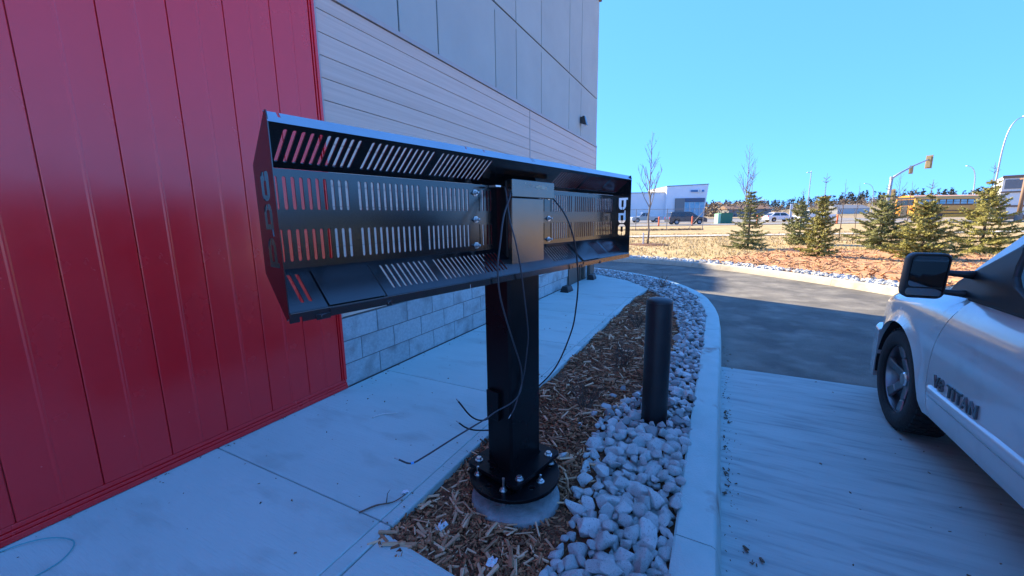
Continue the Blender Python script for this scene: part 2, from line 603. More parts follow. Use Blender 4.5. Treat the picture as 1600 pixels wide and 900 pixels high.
# chips of bark lying on that bed (uncountable)
def chips(n, sampler, zfun, lmin, lmax, m, name, parent=None, wfac=(.12, .3), tilt=.35):
    P = np.array([sampler() for _ in range(n)])
    z = np.array([zfun(x, y) for x, y in P])
    L = rng.uniform(lmin, lmax, n) * (rng.random(n) ** .6 * .8 + .35)
    w = L * rng.uniform(wfac[0], wfac[1], n)
    t = np.clip(w * .45, .0015, .02)
    a = rng.uniform(0, 2 * pi, n)
    ti = rng.normal(0, tilt, n)
    rl = rng.normal(0, .5, n)
    u = np.stack([np.cos(a) * np.cos(ti), np.sin(a) * np.cos(ti), np.sin(ti)], 1)
    v0 = np.stack([-np.sin(a), np.cos(a), np.zeros(n)], 1)
    n0 = np.cross(u, v0)
    v = v0 * np.cos(rl)[:, None] + n0 * np.sin(rl)[:, None]
    nn = np.cross(u, v)
    c = np.stack([P[:, 0], P[:, 1], z + t + np.abs(np.sin(ti)) * L * .3], 1)
    vs = []
    for sx, sy, sz in ((-1, -.7, -1), (1, -1, -1), (.85, 1, -1), (-1, .8, -1), (-1, -.5, 1), (.9, -.8, 1), (.8, .8, 1), (-.9, .6, 1)):
        vs.append(c + u * (L * .5 * sx)[:, None] + v * (w * .5 * sy)[:, None] + nn * (t * .5 * sz)[:, None])
    V = np.stack(vs, 1).reshape(-1, 3)
    V[:, 1] *= -1
    q = np.array([(0, 1, 2, 3), (4, 7, 6, 5), (0, 4, 5, 1), (1, 5, 6, 2), (2, 6, 7, 3), (3, 7, 4, 0)])
    Fc = (np.arange(n)[:, None, None] * 8 + q[None]).reshape(-1, 4)
    me = bpy.data.meshes.new(name)
    me.from_pydata(V.tolist(), [], Fc.tolist())
    me.materials.append(m)
    o = link(name, me, parent)
    return tag(o, kind='stuff')


def bed_sample():
    a = int(random.random() ** 1.3 * (len(bed_rows) - 1))
    i = random.randrange(len(bed_rows[0]) - 1)
    p, q = bed_rows[a][i], bed_rows[min(a + 1, len(bed_rows) - 1)][i + 1]
    t, s = random.random(), random.random()
    return (p[0] * t + q[0] * (1 - t), p[1] * s + q[1] * (1 - s))


chips(9000, bed_sample, lambda x, y: -.02 + zt(x, y) + .03 * sin(x * 1.1) * sin(y * .9) + .035, .06, .22, CHIP2, 'bark_chips')


# tufts of dry grass on the lawn
def tufts(n, sampler, zfun, name, m, h=(.05, .14)):
    vs, fs = [], []
    for _ in range(n):
        x, y = sampler()
        z = zfun(x, y)
        for _b in range(4):
            a = random.uniform(0, 2 * pi)
            hh = random.uniform(*h)
            w = random.uniform(.008, .022)
            ox, oy = random.gauss(0, .05), random.gauss(0, .05)
            lx, ly = random.gauss(0, .6) * hh, random.gauss(0, .6) * hh
            k = len(vs)
            vs += [(x + ox - cos(a) * w, -(y + oy - sin(a) * w), z), (x + ox + cos(a) * w, -(y + oy + sin(a) * w), z), (x + ox + lx, -(y + oy + ly), z + hh)]
            fs.append((k, k + 1, k + 2))
    me = bpy.data.meshes.new(name)
    me.from_pydata(vs, [], fs)
    me.materials.append(m)
    return tag(link(name, me), kind='stuff')


STRAW = mat('straw', (.30, .21, .09), (.58, .45, .24), rand='island', rough=.95)


def lawn_sample():
    d = 10 + 24 * random.random()
    l = random.uniform(-2, 30)
    x, y = FW(d, l)
    return x, y


def lawn_ok():
    while True:
        x, y = lawn_sample()
        i = idx_at(x, y)
        nx, ny = (fin[i][0] - fk[i][0]), (fin[i][1] - fk[i][1])
        dd = ((x - fk[i][0]) * nx + (y - fk[i][1]) * ny)
        if dd > 0 and sqrt((x - fk[i][0]) ** 2 + (y - fk[i][1]) ** 2) > .9:
            return x, y


tufts(9000, lawn_ok, lambda x, y: -.025 + zt(x, y), 'dry_grass', STRAW)

# ------------------------------------------------------------------ drive: apron and asphalt
def band(name, a, b, z, m):
    k = min(len(a), len(b))
    return MB().grid([[(x, y, z) for x, y in a[:k]], [(x, y, z) for x, y in b[:k]]]).obj(name, m)


drive = MB()
poly = [(x, y) for x, y in near_k if x > 4.53] + [(x, y) for x, y in far_k if True]
poly = [(4.53, 2.85)] + [(p[0], p[1]) for p in offset2d([q for q in near_k if q[0] > 4.53], -.05 if False else .05)] 
pn = [p[:2] for p in near_k if p[0] > 4.6]
pf = [p[:2] for p in far_k if p[0] > 4.6]
loop = [(4.535, 2.9)] + [tuple(p) for p in pn] + [tuple(p) for p in pf] + [(4.535, 7.9)]
# pull the near edge slightly under the kerb, the far edge under the far kerb
loop2 = []
for x, y in loop:
    loop2.append((x, y))
asph = MB().prism([loop2], lambda u, v, t: (u, v, t), ZD - .06, ZD).obj('asphalt_drive', ASPHALT)
tag(asph, 'dark asphalt drive lane curving round the building', kind='structure')
ap = empty('concrete_apron', (0, 0, 0))
tag(ap, 'brushed concrete drive pad beside the kerb', kind='structure')
for x0, x1 in ((-9, -4.205), (-4.195, .165), (.175, 4.525)):
    sl = MB().box(x0, x1, 2.84, 8.05, ZD - .08, ZD + .004).obj('slab', APRON, ap, bevel=.006)

# kerbs
KP = [(-.012, ZD - .1), (0.0, ZD), (.022, -.025), (.030, -.008), (.045, 0), (.19, 0), (.2, -.008), (.2, ZD - .1)]


def kerb(name, path, sgn, label, cuts, m, raise_=0):
    root = empty(name)
    tag(root, label, kind='structure')
    P = np.array(path)
    s = np.concatenate([[0], np.cumsum(np.linalg.norm(np.diff(P, axis=0), axis=1))])
    offs = [offset2d(path, sgn * o) for o, z in KP]
    tot = s[-1]
    cut = [0] + [c for c in cuts if 0 < c < tot] + [tot]
    for a, b in zip(cut[:-1], cut[1:]):
        a += .003
        b -= .003
        k = max(3, int((b - a) / .12))
        t = np.linspace(a, b, k)
        rows = []
        for o, (oo, z) in zip(offs, KP):
            o = np.array(o)
            xs, ys = np.interp(t, s, o[:, 0]), np.interp(t, s, o[:, 1])
            rows.append([(x, y, z + raise_ + (.002 * sin(q * 9 + oo * 60) if z > -.1 else 0)) for x, y, q in zip(xs, ys, t)])
        mb = MB()
        w = k
        rows.append(rows[0])
        mb.grid(rows)
        n = len(KP)
        mb.add([r[0] for r in rows[:-1]], [tuple(range(n))])
        mb.add([r[-1] for r in rows[:-1]], [tuple(range(n - 1, -1, -1))])
        mb.obj('kerb_segment', m, root, smooth=35)
    return root


nk = [p for p in resample(near_k, .1)]
kerb('kerb', nk, -1 if False else (1 if offset2d([(0, 2.9), (1, 2.9)], 1)[0][1] < 2.9 else -1), 'pale concrete kerb of the stone bed beside the drive',
     [6.0, 10.75, 14.55, 16.9, 19.0, 21.5], KERB)
fkk = [p for p in resample(far_k, .1)]
kerb('far_kerb', fkk, side, 'sunlit concrete kerb on the far side of the drive', [4, 7, 10.2, 13.2, 16.2, 18.3, 21.5, 25, 29], KERB_LIT, .02)

# ------------------------------------------------------------------ sidewalk along the wall
sw = empty('sidewalk')
tag(sw, 'pale concrete walk along the foot of the wall', kind='structure')


def slab(x0, x1, y0, y1, parent, m=WALK, z1=0.0):
    return MB().box(x0, x1, y0, y1, z1 - .12, z1).obj('slab', m, parent, bevel=.006)


for x0, x1 in ((-3.2, -1.75), (-1.744, -.27), (-.264, 1.212), (1.218, 2.692), (2.698, 4.2), (4.206, 5.7), (5.706, 7.2)):
    slab(x0, x1, .012, 1.425, sw)
# troweled edge band
for x0, x1 in ((-3.2, -1.75), (-1.744, -.27), (-.264, 1.212), (1.218, 2.692), (2.698, 4.2), (4.206, 5.7), (5.706, 7.2)):
    MB().box(x0, x1, 1.427, 1.5, -.12, -.002).obj('slab_edge', WALK, sw, bevel=.008)
end = [(7.206, .012), (9.97, .012), (9.7, .42), (9.27, .97), (8.32, 1.60), (7.99, 1.58), (7.206, 1.5)]
MB().prism([end], lambda u, v, t: (u, v, t), -.12, 0).obj('slab', WALK, sw, bevel=.006)
ld = empty('landing')
tag(ld, 'concrete landing slab between the walk and the kerb', kind='structure')
MB().hexa([(-3.2, 1.508, -.12), (1.17, 1.508, -.12), (1.06, 2.69, -.12), (-3.2, 2.69, -.12)], [(-3.2, 1.508, -.004), (1.17, 1.508, -.004), (1.06, 2.69, -.004), (-3.2, 2.69, -.004)]).obj('slab', WALK, ld, bevel=.006)

# ------------------------------------------------------------------ planting strip: mulch and stones
inner = offset2d(nk, -.2)
if inner[40][1] > nk[40][1]:
    inner = offset2d(nk, .2)
inner = [p for p in inner]
walk_edge = [(1.15, 1.5), (7.2, 1.5), (7.99, 1.58), (8.32, 1.60), (9.27, .97), (9.7, .42), (9.98, .0), (9.98, -1.5)]
strip = [(1.10, 1.5)] + walk_edge[1:] + [(11.0, -1.5)] + [p for p in reversed(inner) if p[0] > 1.05 and p[1] > -1.45]
m_soil = MB()
m_soil.prism([strip], lambda u, v, t: (u, v, t), -.14, -.045)
tag(m_soil.obj('planting_strip', MULCH), 'dark mulch soil of the planting strip between walk and kerb', kind='structure')

BND = [(1.0, 2.26), (1.36, 2.24), (1.6, 2.26), (2.0, 2.18), (2.5, 2.12), (2.8, 2.14), (3.2, 2.26), (3.8, 2.38), (4.6, 2.44), (5.4, 2.42), (6.3, 2.3), (7.0, 2.14), (7.7, 1.92), (8.3, 1.6)]


def bnd_y(x):
    return float(np.interp(x, [b[0] for b in BND], [b[1] for b in BND]))


def in_strip(x, y, m=.0):
    return in_poly(x, y, strip)


PIER = (1.803 + cos(radians(12.3)) * -.085 - sin(radians(12.3)) * .075, 1.859 + sin(radians(12.3)) * -.085 + cos(radians(12.3)) * .075)
BOLLP = (2.86, 2.46)


def free(x, y, r=0):
    return (x - PIER[0]) ** 2 + (y - PIER[1]) ** 2 > (.237 + r) ** 2 and (x - BOLLP[0]) ** 2 + (y - BOLLP[1]) ** 2 > (.09 + r) ** 2


def mulch_sample():
    while True:
        x = 1.05 + 7.2 * random.random() ** 1.7
        y = random.uniform(1.49, 2.6)
        if y < bnd_y(x) + random.gauss(0, .05) and in_strip(x, y) and free(x, y):
            return x, y


def mulch_z(x, y):
    return -.045 + .018 * sin(x * 7) * sin(y * 9) + random.uniform(-.006, .016)


chips(26000, mulch_sample, mulch_z, .008, .042, CHIP, 'wood_chips', wfac=(.15, .45), tilt=.25)
CHIPL = mat('pale_chip', (.36, .15, .07), (.80, .52, .32), rand='island', rough=.85)
chips(1500, mulch_sample, lambda x, y: mulch_z(x, y) + .009, .04, .11, CHIPL, 'wood_splinters', wfac=(.08, .24), tilt=.12)


# stones
def rock_mesh(k, bev=True):
    rnd = random.Random(100 + k)
    bm = bmesh.new()
    for _ in range(19):
        v = Vector((rnd.gauss(0, 1), rnd.gauss(0, 1), rnd.gauss(0, 1))).normalized()
        v *= rnd.uniform(.82, 1.0)
        bm.verts.new((v.x, v.y * rnd.uniform(.65, .95), v.z * .70))
    r = bmesh.ops.convex_hull(bm, input=bm.verts)
    bmesh.ops.delete(bm, geom=[g for g in r['geom_interior'] if isinstance(g, bmesh.types.BMVert)], context='VERTS')
    bmesh.ops.dissolve_limit(bm, angle_limit=radians(14), verts=bm.verts, edges=bm.edges)
    if bev:
        bmesh.ops.bevel(bm, geom=bm.edges[:], offset=.042, segments=1, profile=.6, affect='EDGES')
    bmesh.ops.triangulate(bm, faces=bm.faces)
    me = bpy.data.meshes.new('stone')
    bm.to_mesh(me)
    bm.free()
    me.materials.append(ROCK)
    me.polygons.foreach_set('use_smooth', [True] * len(me.polygons))
    me.set_sharp_from_angle(angle=radians(24))
    return me


rock_meshes = [rock_mesh(k) for k in range(16)]
small_rocks = [rock_mesh(50 + k, False) for k in range(8)]
rock_root = empty('stone_bed')
tag(rock_root, 'bed of pale crushed stones along the inside of the kerb', kind='structure')


def in_rocks(x, y):
    if not in_strip(x, y):
        return False
    if x < 8.3:
        return y > bnd_y(x)
    return True


pts = []
cell = {}


def try_add(x, y, r, z, lim=.86):
    key = (int(x / .15), int(y / .15))
    for a in (-1, 0, 1):
        for b in (-1, 0, 1):
            for (px, py, pr, pz) in cell.get((key[0] + a, key[1] + b), []):
                if (x - px) ** 2 + (y - py) ** 2 + (z - pz) ** 2 < ((r + pr) * lim) ** 2:
                    return False
    cell.setdefault(key, []).append((x, y, r, z))
    pts.append((x, y, r, z))
    return True


kin = np.array(inner)


def kerb_dist(x, y):
    return float(np.sqrt(((kin[:, 0] - x) ** 2 + (kin[:, 1] - y) ** 2).min()))


for layer in range(3):
    for _ in range((40000, 40000, 60000)[layer]):
        x = 1.03 + 10.2 * random.random() ** 1.2
        y = random.uniform(-1.4, 2.72)
        big = random.random()
        r = random.uniform(.028, .042) if big < .5 else random.uniform(.042, .064)
        if layer == 2:
            r = random.uniform(.016, .030)
        if x > 5.2:
            r *= .82
        if not in_rocks(x, y) or not free(x, y, r * .8) or kerb_dist(x, y) < r * .85:
            continue
        if layer == 1 and (x < 8 and y < bnd_y(x) + .10):
            continue
        z = (-.045 + r * .45, -.045 + r * .45 + .042, -.045 + r * .5 + random.uniform(0, .035))[layer]
        if z + r * .6 > .045:
            z = .045 - r * .6
        try_add(x, y, r, z, .70)
# a few strays on the mulch
for x, y, r in ((2.55, 2.0, .03), (2.75, 2.05, .034), (2.15, 2.02, .03), (2.9, 2.1, .04), (3.3, 2.15, .034), (3.12, 2.1, .03)):
    try_add(x, y, r, -.045 + r * .6)
pts.sort(key=lambda q: q[0] - q[3] * 2 + abs(q[1] - 2.6) * .2)
near_st, far_st = pts[:300], pts[300:]
for i, (x, y, r, z) in enumerate(near_st):
    o = bpy.data.objects.new('stone', rock_meshes[i % 16])
    COL.objects.link(o)
    o.parent = rock_root
    o.location = (x, -y, z)
    o.rotation_euler = (random.gauss(0, .4), random.gauss(0, .4), random.uniform(0, 6.28))
    s = r * random.uniform(1.15, 1.4)
    o.scale = (s * random.uniform(.95, 1.15), s, s * random.uniform(.85, 1.1))


def merged_rocks(name, lst, m, parent=None, meshes=small_rocks):
    V, Fa, k = [], [], 0
    co, fa = [], []
    for me in meshes:
        co.append(np.array([v.co[:] for v in me.vertices]))
        fa.append([tuple(p.vertices) for p in me.polygons])
    for i, (x, y, r, z) in enumerate(lst):
        c, f = co[i % len(co)], fa[i % len(co)]
        a, b = random.uniform(0, 6.28), random.gauss(0, .4)
        Rz = np.array(Matrix.Rotation(a, 3, 'Z') @ Matrix.Rotation(b, 3, 'X'))
        s = r * random.uniform(1.08, 1.28)
        V.append((c @ Rz.T) * s + np.array([x, -y, z]))
        Fa += [tuple(q + k for q in p) for p in f]
        k += len(c)
    me = bpy.data.meshes.new(name)
    me.from_pydata(np.concatenate(V).tolist(), [], Fa)
    me.materials.append(m)
    return tag(link(name, me, parent), kind='stuff')


merged_rocks('stones', far_st, ROCKS, rock_root, meshes=rock_meshes[:10])
# grit between the stones
far_list = []
for _ in range(2600):
    i = random.randrange(2, ns - 14)
    d = .19 + random.uniform(.02, .55)
    if i < ns:
        t = random.random()
        o0, o1 = fk[i], fk[min(i + 1, ns - 1)]
        x, y = o0[0] * t + o1[0] * (1 - t), o0[1] * t + o1[1] * (1 - t)
        nx, ny = (fin[i][0] - fk[i][0]) / .19, (fin[i][1] - fk[i][1]) / .19
        x, y = x + nx * d, y + ny * d
        far_list.append((x, y, random.uniform(.035, .075), .0 + random.uniform(0, .035)))
far_rock_root = merged_rocks('far_stones', far_list, ROCKS)
tag(far_rock_root, 'strip of grey stones behind the far kerb', kind='stuff')

# ------------------------------------------------------------------ the building
bld = empty('commercial_building', (4, -3, 0))
tag(bld, 'commercial building with red metal panels, beige siding and grey stucco upper wall', 'building')
BO = (4, -3, 0)


class MBB(MB):
    """shapes in place coordinates, stored relative to the building's base"""

    def obj(s, name, mats, parent=None, **k):
        s.v = [(x - BO[0], y - BO[1], z - BO[2]) for x, y, z in s.v]
        return MB.obj(s, name, mats, parent, **k)


core = MBB()
core.box(2.23, 9.955, -12, -.035, -.1, 6.30)
core.box(-6, 2.20, -12, -.03, -.1, 7.1)
wall = core.obj('wall', MORTAR, bld)
# red metal panels: dark joints, a crease in the middle of each
x0 = 2.19
xs = []
while x0 > -4.5:
    xs.append(x0)
    x0 -= .3003


def red_panel_mesh(w):
    mb = MB()
    prof = [(.0022, -.022), (.0022, -.003), (.0065, 0.0), (.04, .0004), (w / 2 - .010, 0.0), (w / 2 - .003, .0042), (w / 2 + .003, .0042), (w / 2 + .010, 0.0), (w - .04, .0004), (w - .0065, 0.0), (w - .0022, -.003), (w - .0022, -.022)]
    mb.grid([[(x, y, 0) for x, y in prof], [(x, y, 6.9) for x, y in prof]])
    return mb.mesh('red_panel', RED, smooth=False)


rp = red_panel_mesh(.3003)
redwall = MBB().box(-5.2, 2.19, -.028, -.012, .0, 7.0).obj('red_cladding', RED, bld)
for x in xs:
    o = link('red_panel', rp, redwall)
    o.location = (x - .3003 - BO[0], -(0.008 - BO[1]), .082)
mb = MBB()
mb.box(-5.2, 2.232, -.02, .012, .056, .08)
mb.box(-5.2, 2.232, -.02, .020, .036, .0535)
mb.box(-5.2, 2.232, -.02, .026, .004, .0335)
mb.obj('base_flashing', RED, bld, bevel=.002)
MBB().box(2.194, 2.206, -.02, .012, .082, 6.98).obj('corner_trim', RED, bld, bevel=.002)
MBB().box(2.209, 2.232, -.02, .022, .082, 6.98).obj('corner_trim', RED, bld, bevel=.002)
MBB().box(-6, 2.245, -.1, .05, 7.0, 7.12).obj('coping', RED, bld, bevel=.004)
# concrete blocks, three courses
bm_full = MB().box(.0045, .4019, -.03, 0, .0045, .1987).mesh('concrete_block', CMU)
bm_half = MB().box(.0045, .1987, -.03, 0, .0045, .1987).mesh('concrete_block', CMU)
blk = MBB().box(2.236, 9.94, -.034, -.006, 0, .612).obj('block_wall', MORTAR, bld)
for c in range(3):
    x = 2.2336
    first = True
    while x < 9.7:
        half = first and c == 1
        w = .2032 if half else .4064
        if not (7.98 < x + w / 2 < 8.85) and x + w < 9.95:
            o = link('concrete_block', bm_half if half else bm_full, blk, bevel=.004)
            o.location = (x - BO[0], -(random.uniform(-.0015, .0015) - BO[1]), c * .2032)
        x += w
        first = False
# siding boards
sid = MBB().box(2.236, 9.96, -.034, -.016, .615, 3.15).obj('siding', BROWN, bld)
brd = {}
for key, (a, b) in {'l': (2.262, 6.078), 'r': (6.104, 9.955)}.items():
    for zt0, zt1 in [(.622, .735)] + [(.735 + i * .1622, .735 + (i + 1) * .1622) for i in range(14)] + [(3.006, 3.118)]:
        hh = round(zt1 - zt0, 3)
        if (key, hh) not in brd:
            mb = MB()
            L = b - a
            pr = [(-.016, .0005), (-.003, .0005), (0, .003), (0, hh - .0050), (-.003, hh - .0030), (-.016, hh - .0030)]
            mb.grid([[(0, y, z) for y, z in pr], [(L, y, z) for y, z in pr]])
            mb.add([(0, y, z) for y, z in pr], [(0, 1, 2, 3, 4, 5)])
            mb.add([(L, y, z) for y, z in pr], [(5, 4, 3, 2, 1, 0)])
            brd[(key, hh)] = mb.mesh('siding_board', SIDING)
        if (key == 'r' or True):
            o = link('siding_board', brd[(key, hh)], sid)
            o.location = (a - BO[0], -(0.0 - BO[1]), zt0)
for a, b, c in ((2.237, 2.259, -.02), (6.081, 6.101, -.02), (9.958, 9.985, -.06)):
    MBB().box(a, b, c, .006, .62, 3.12).obj('siding_trim', FLASH, bld, bevel=.0015)
mb = MBB().box(2.236, 9.99, -.02, .016, 3.121, 3.150)
mb.box(2.236, 9.99, -.02, .010, 3.152, 3.166)
mb.obj('wall_flashing', FLASH, bld, bevel=.002)
# stucco panels with reveals
VX = [2.24, 3.166, 3.765, 5.01, 5.636, 6.565, 7.955, 8.715, 9.975]
st = MBB().box(2.24, 9.965, -.034, -.018, 3.17, 6.33).obj('stucco_wall', REVEAL, bld)
for a, b in zip(VX[:-1], VX[1:]):
    for z0, z1 in ((3.170, 4.199), (4.221, 6.33)):
        MBB().box(a + .010, b - .010 if b < 9.9 else b, -.018, -.001, z0, z1).obj('stucco_panel', STUCCO, st, bevel=.004)
for v in VX[1:-1]:
    MBB().box(v - .0102, v + .0102, -.018, -.0030, 4.12, 4.1985).obj('reveal_stop', STUCCO, st)
MBB().box(2.2, 10.03, -12, .045, 6.335, 6.43).obj('coping', BROWN, bld, bevel=.006)
mb = MBB().box(8.655, 8.735, 0, .055, 3.42, 3.55)
mb.hexa([(8.64, .055, 3.40), (8.75, .055, 3.40), (8.75, .15, 3.37), (8.64, .15, 3.37)], [(8.64, .055, 3.56), (8.75, .055, 3.56), (8.75, .10, 3.56), (8.64, .10, 3.56)])
wl = mb.obj('wall_lamp', BLACK, bld, bevel=.004)
MBB().box(8.655, 8.735, .062, .135, 3.366, 3.372).obj('lamp_lens', HEADL, wl)
# door and corner guard
dr = MBB().box(8.05, 8.76, -.03, .004, 0.01, 2.1)
door = dr.obj('door', BROWN, bld, bevel=.003)
mb = MBB().box(7.985, 8.045, -.03, .03, 0, 2.16)
mb.box(8.765, 8.825, -.03, .03, 0, 2.16)
mb.box(8.046, 8.764, -.03, .03, 2.105, 2.16)
mb.obj('frame', BROWN, door, bevel=.003)
MBB().lathe([(.028, 0), (.028, .012), (.012, .014), (.012, .05), (.03, .055), (.026, .075), (0, .08)], (8.14, .004, 1.0), 'y', 16).obj('handle', GALV, door, smooth=True)
for x in (8.95, 9.42):
    MBB().box(x - .05, x + .05, .01, .085, .02, 2.3).obj('downspout', BROWN, bld, bevel=.012)
MBB().box(9.52, 9.96, -.02, .012, .01, .60).obj('corner_guard', BROWN, bld, bevel=.004)

# unseen tower blocks added behind the building to throw the soft lane shadow
nb = MB()
nb.box(18.3, 20.62, -34, -20, -.3, 15.3)
nb.box(21.0, 22.8, -34, -20.4, -.3, 15.4)
tag(nb.obj('shadow_blocks', STUCCO), 'unseen grey blocks added behind the red building to cast the lane shadow', kind='structure')

# ------------------------------------------------------------------ bait boxes
def bait(x, y, rz):
    t = empty('bait_box', (x, y, 0.002), rz)
    MB().box(-.14, .14, -.085, .085, 0, .03).obj('base', BAIT, t, bevel=.008)
    MB().hexa([(-.137, -.083, .032), (.137, -.083, .032), (.137, .083, .032), (-.137, .083, .032)],
              [(-.11, -.055, .115), (.11, -.055, .115), (.11, .055, .115), (-.11, .055, .115)]).obj('lid', BAIT, t, bevel=.012)
    return t


b1 = bait(7.36, .20, .05)
tag(b1, 'low black plastic box by the wall, the one nearer the tall post', 'bait box', 'black boxes at the foot of the wall')
b2 = bait(9.10, .20, -.04)
tag(b2, 'low black plastic box at the far end of the walk beside the stones', 'bait box', 'black boxes at the foot of the wall')

# ------------------------------------------------------------------ the menu board stand
AZ = radians(12.3)
OX, OY = 1.803, 1.859
mbs = empty('menu_board_stand', (OX, OY, 0), AZ)
tag(mbs, 'black slotted steel menu board housing on a square post with bolted base', 'menu board')


def slot(cx, cy0, cy1, w, shear=0.0, n=5):
    """rounded slot, vertical in v; shear moves u with v"""
    r = w / 2
    out = []
    for k in range(n + 1):
        a = pi * k / n
        out.append((cx + r * cos(a), cy1 - r + r * sin(a)))
    for k in range(n + 1):
        a = pi + pi * k / n
        out.append((cx + r * cos(a), cy0 + r + r * sin(a)))
    return out


SL, SR = -1.138, 1.108
NB, NF = .030, .148
ZT, ZB = 1.676, 1.178
ZBT, ZBB = 1.578, 1.285
groupsL = [[-1.090 + .0238 * k for k in range(10)], [-.831 + .0240 * k for k in range(11)], [-.546 + .0240 * k for k in range(10)], [-.262, -.236, -.21, -.186]]
allL = [x for g in groupsL for x in g]
allR = [-x - .022 for x in reversed(allL)]
TH = .0045
LR_END = .142


def back_panel(s0, s1, slots):
    loops = [[(s0, ZBB), (s1, ZBB), (s1, ZBT), (s0, ZBT)]]
    for x in slots:
        if s0 + .01 < x < s1 - .01:
            loops.append(slot(x, 1.462, 1.557, .0105))
            loops.append(slot(x, 1.309, 1.405, .0105))
    return MB().prism(loops, lambda u, v, t: (u, t, v), NB - TH, NB)


backL = back_panel(SL + .003, -LR_END, allL).obj('back_panel', BLACK, mbs)
backR = back_panel(LR_END, SR - .003, allR).obj('back_panel', BLACK, mbs)


def slope_fn(A, B):
    e = Vector((B[0] - A[0], B[1] - A[1]))
    n_ = Vector((-e.y, e.x)).normalized()

    def fn(u, v, t):
        return (u, A[0] + e.x * v + n_.x * t, A[1] + e.y * v + n_.y * t)
    return fn, e.length


up_fn, up_len = slope_fn((NB, ZBT + .001), (NF, ZT))
lo_fn, lo_len = slope_fn((NB, ZBB - .001), (NF, ZB))


def slot_w(cx, w0, w1, w, ln):
    r = w / 2
    out = []
    for k in range(6):
        a = pi * k / 5
        out.append((cx + r * cos(a), w1 + (-r + r * sin(a)) / ln))
    for k in range(6):
        a = pi + pi * k / 5
        out.append((cx + r * cos(a), w0 + (r + r * sin(a)) / ln))
    return out


upper_groups = groupsL[0] + groupsL[1] + [-.546 + .0238 * k for k in range(12)]
upL = upper_groups
upR = [-x - .022 for x in reversed(upper_groups)]
loops = [[(SL + .003, 0), (SR - .003, 0), (SR - .003, 1), (SL + .003, 1)]] + [slot_w(x, .15, .90, .0105, up_len) for x in upL + upR]
hood = MB().prism(loops, up_fn, 0, TH).obj('hood', BLACK, mbs)
lowL = [-1.090, -1.067] + [-.786 + .0238 * k for k in range(9)] + [-.549 + .0238 * k for k in range(16)]
lowR = [.20 + .0238 * k for k in range(10)] + [.70 + .0238 * k for k in range(5)] + [.845 + .0238 * k for k in range(8)]
loops = [[(SL + .003, 0), (SR - .003, 0), (SR - .003, 1), (SL + .003, 1)]] + [slot_w(x, .115, .82, .0105, lo_len) for x in lowL + lowR]
tray = MB().prism(loops, lo_fn, 0, TH).obj('tray', BLACK, mbs)
for (yy, zz) in ((NB + .0015, ZBB - .0005), (NF + .0005, ZB - .0005)):
    MB().tube([(SL + .004, yy, zz), (SR - .004, yy, zz)], .0032, 8).obj('fold', BLACK, tray, smooth='all')
# insert plates over the tray
for s0, s1 in ((-1.026, -.838), (.462, .655)):
    ins = MB().prism([[(s0, .07), (s1, .07), (s1, 1.0), (s0, 1.0)]], lambda u, v, t: lo_fn(u, v, t), .008, .0105)
    o = ins.obj('insert_plate', BLACK, tray, bevel=.001)
    MB().prism([[(s1 + .001, .05), (s1 + .008, .05), (s1 + .008, 1.0), (s1 + .001, 1.0)]], lambda u, v, t: lo_fn(u, v, t), .0050, .0058).obj('seam', FLOORD, tray)
    mb = MB().box(s0, s1, NF + .0055, NF + .008, ZB - .020, ZB - .001)
    mb.box(s0 - .042, s0 - .0005, NF + .0055, NF + .008, ZB - .030, ZB - .014)
    mb.box(s1 + .0005, s1 + .02, NF + .0055, NF + .008, ZB - .030, ZB - .012)
    mb.obj('insert_lip', BLACK, tray, bevel=.001)
    for q in (s0 - .022, s1 + .010):
        MB().lathe([(.0075, 0), (.0075, .002), (.006, .0035), (.0035, .0035), (.003, .002), (0, .002)], (q, NF + .0082, ZB - .021), 'y', 12).obj('screw', BLACK, tray, smooth=30)


# lips: bright top lip, black bottom lip, with notches
def lip(z0, z1, notches, tilt=0.0):
    up = z1 > z0
    outl = []
    if up:
        outl = [(SL, z0), (SR, z0), (SR, z1)]
        for c, w, d in sorted(notches, reverse=True):
            outl += [(c + w / 2, z1), (c + w / 2, z1 - d), (c - w / 2, z1 - d), (c - w / 2, z1)]
        outl += [(SL, z1)]
    else:
        outl = [(SL, z0), (SR, z0), (SR, z1)]
        for c, w, d in sorted(notches, reverse=True):
            outl += [(c + w / 2, z1), (c + w / 2, z1 + d), (c - w / 2, z1 + d), (c - w / 2, z1)]
        outl += [(SL, z1)]
    return MB().prism([outl], lambda u, v, t: (u, NF + t - abs(v - z0) * tilt, v), 0, TH)


lip(ZT + .001, ZT + .030, [(-1.104, .007, .013), (-.434, .005, .012), (-.333, .005, .012), (-.012, .004, .018), (.002, .004, .018), (.34, .005, .012), (.432, .005, .012)], .8).obj('top_lip', LIPM, mbs)
lip(ZB - .001, ZB - .026, [(-1.108, .008, .014), (-.447, .007, .016), (.34, .006, .012)]).obj('bottom_lip', BLACK, mbs)

# end plates with the three cut letters
def stroke_ring(cx, cy, w, h, t, rad):
    """rounded ring outline pair (outer, inner)"""
    def rr(w, h, r):
        o = []
        for (sx, sy), a0 in (((1, 1), 0), ((-1, 1), 90), ((-1, -1), 180), ((1, -1), 270)):
            for k in range(4):
                a = radians(a0 + 30 * k)
                o.append((cx + sx * (w / 2 - r) + r * cos(a), cy + sy * (h / 2 - r) + r * sin(a)))
        return o
    return rr(w, h, rad), rr(w - 2 * t, h - 2 * t, max(.003, rad - t))


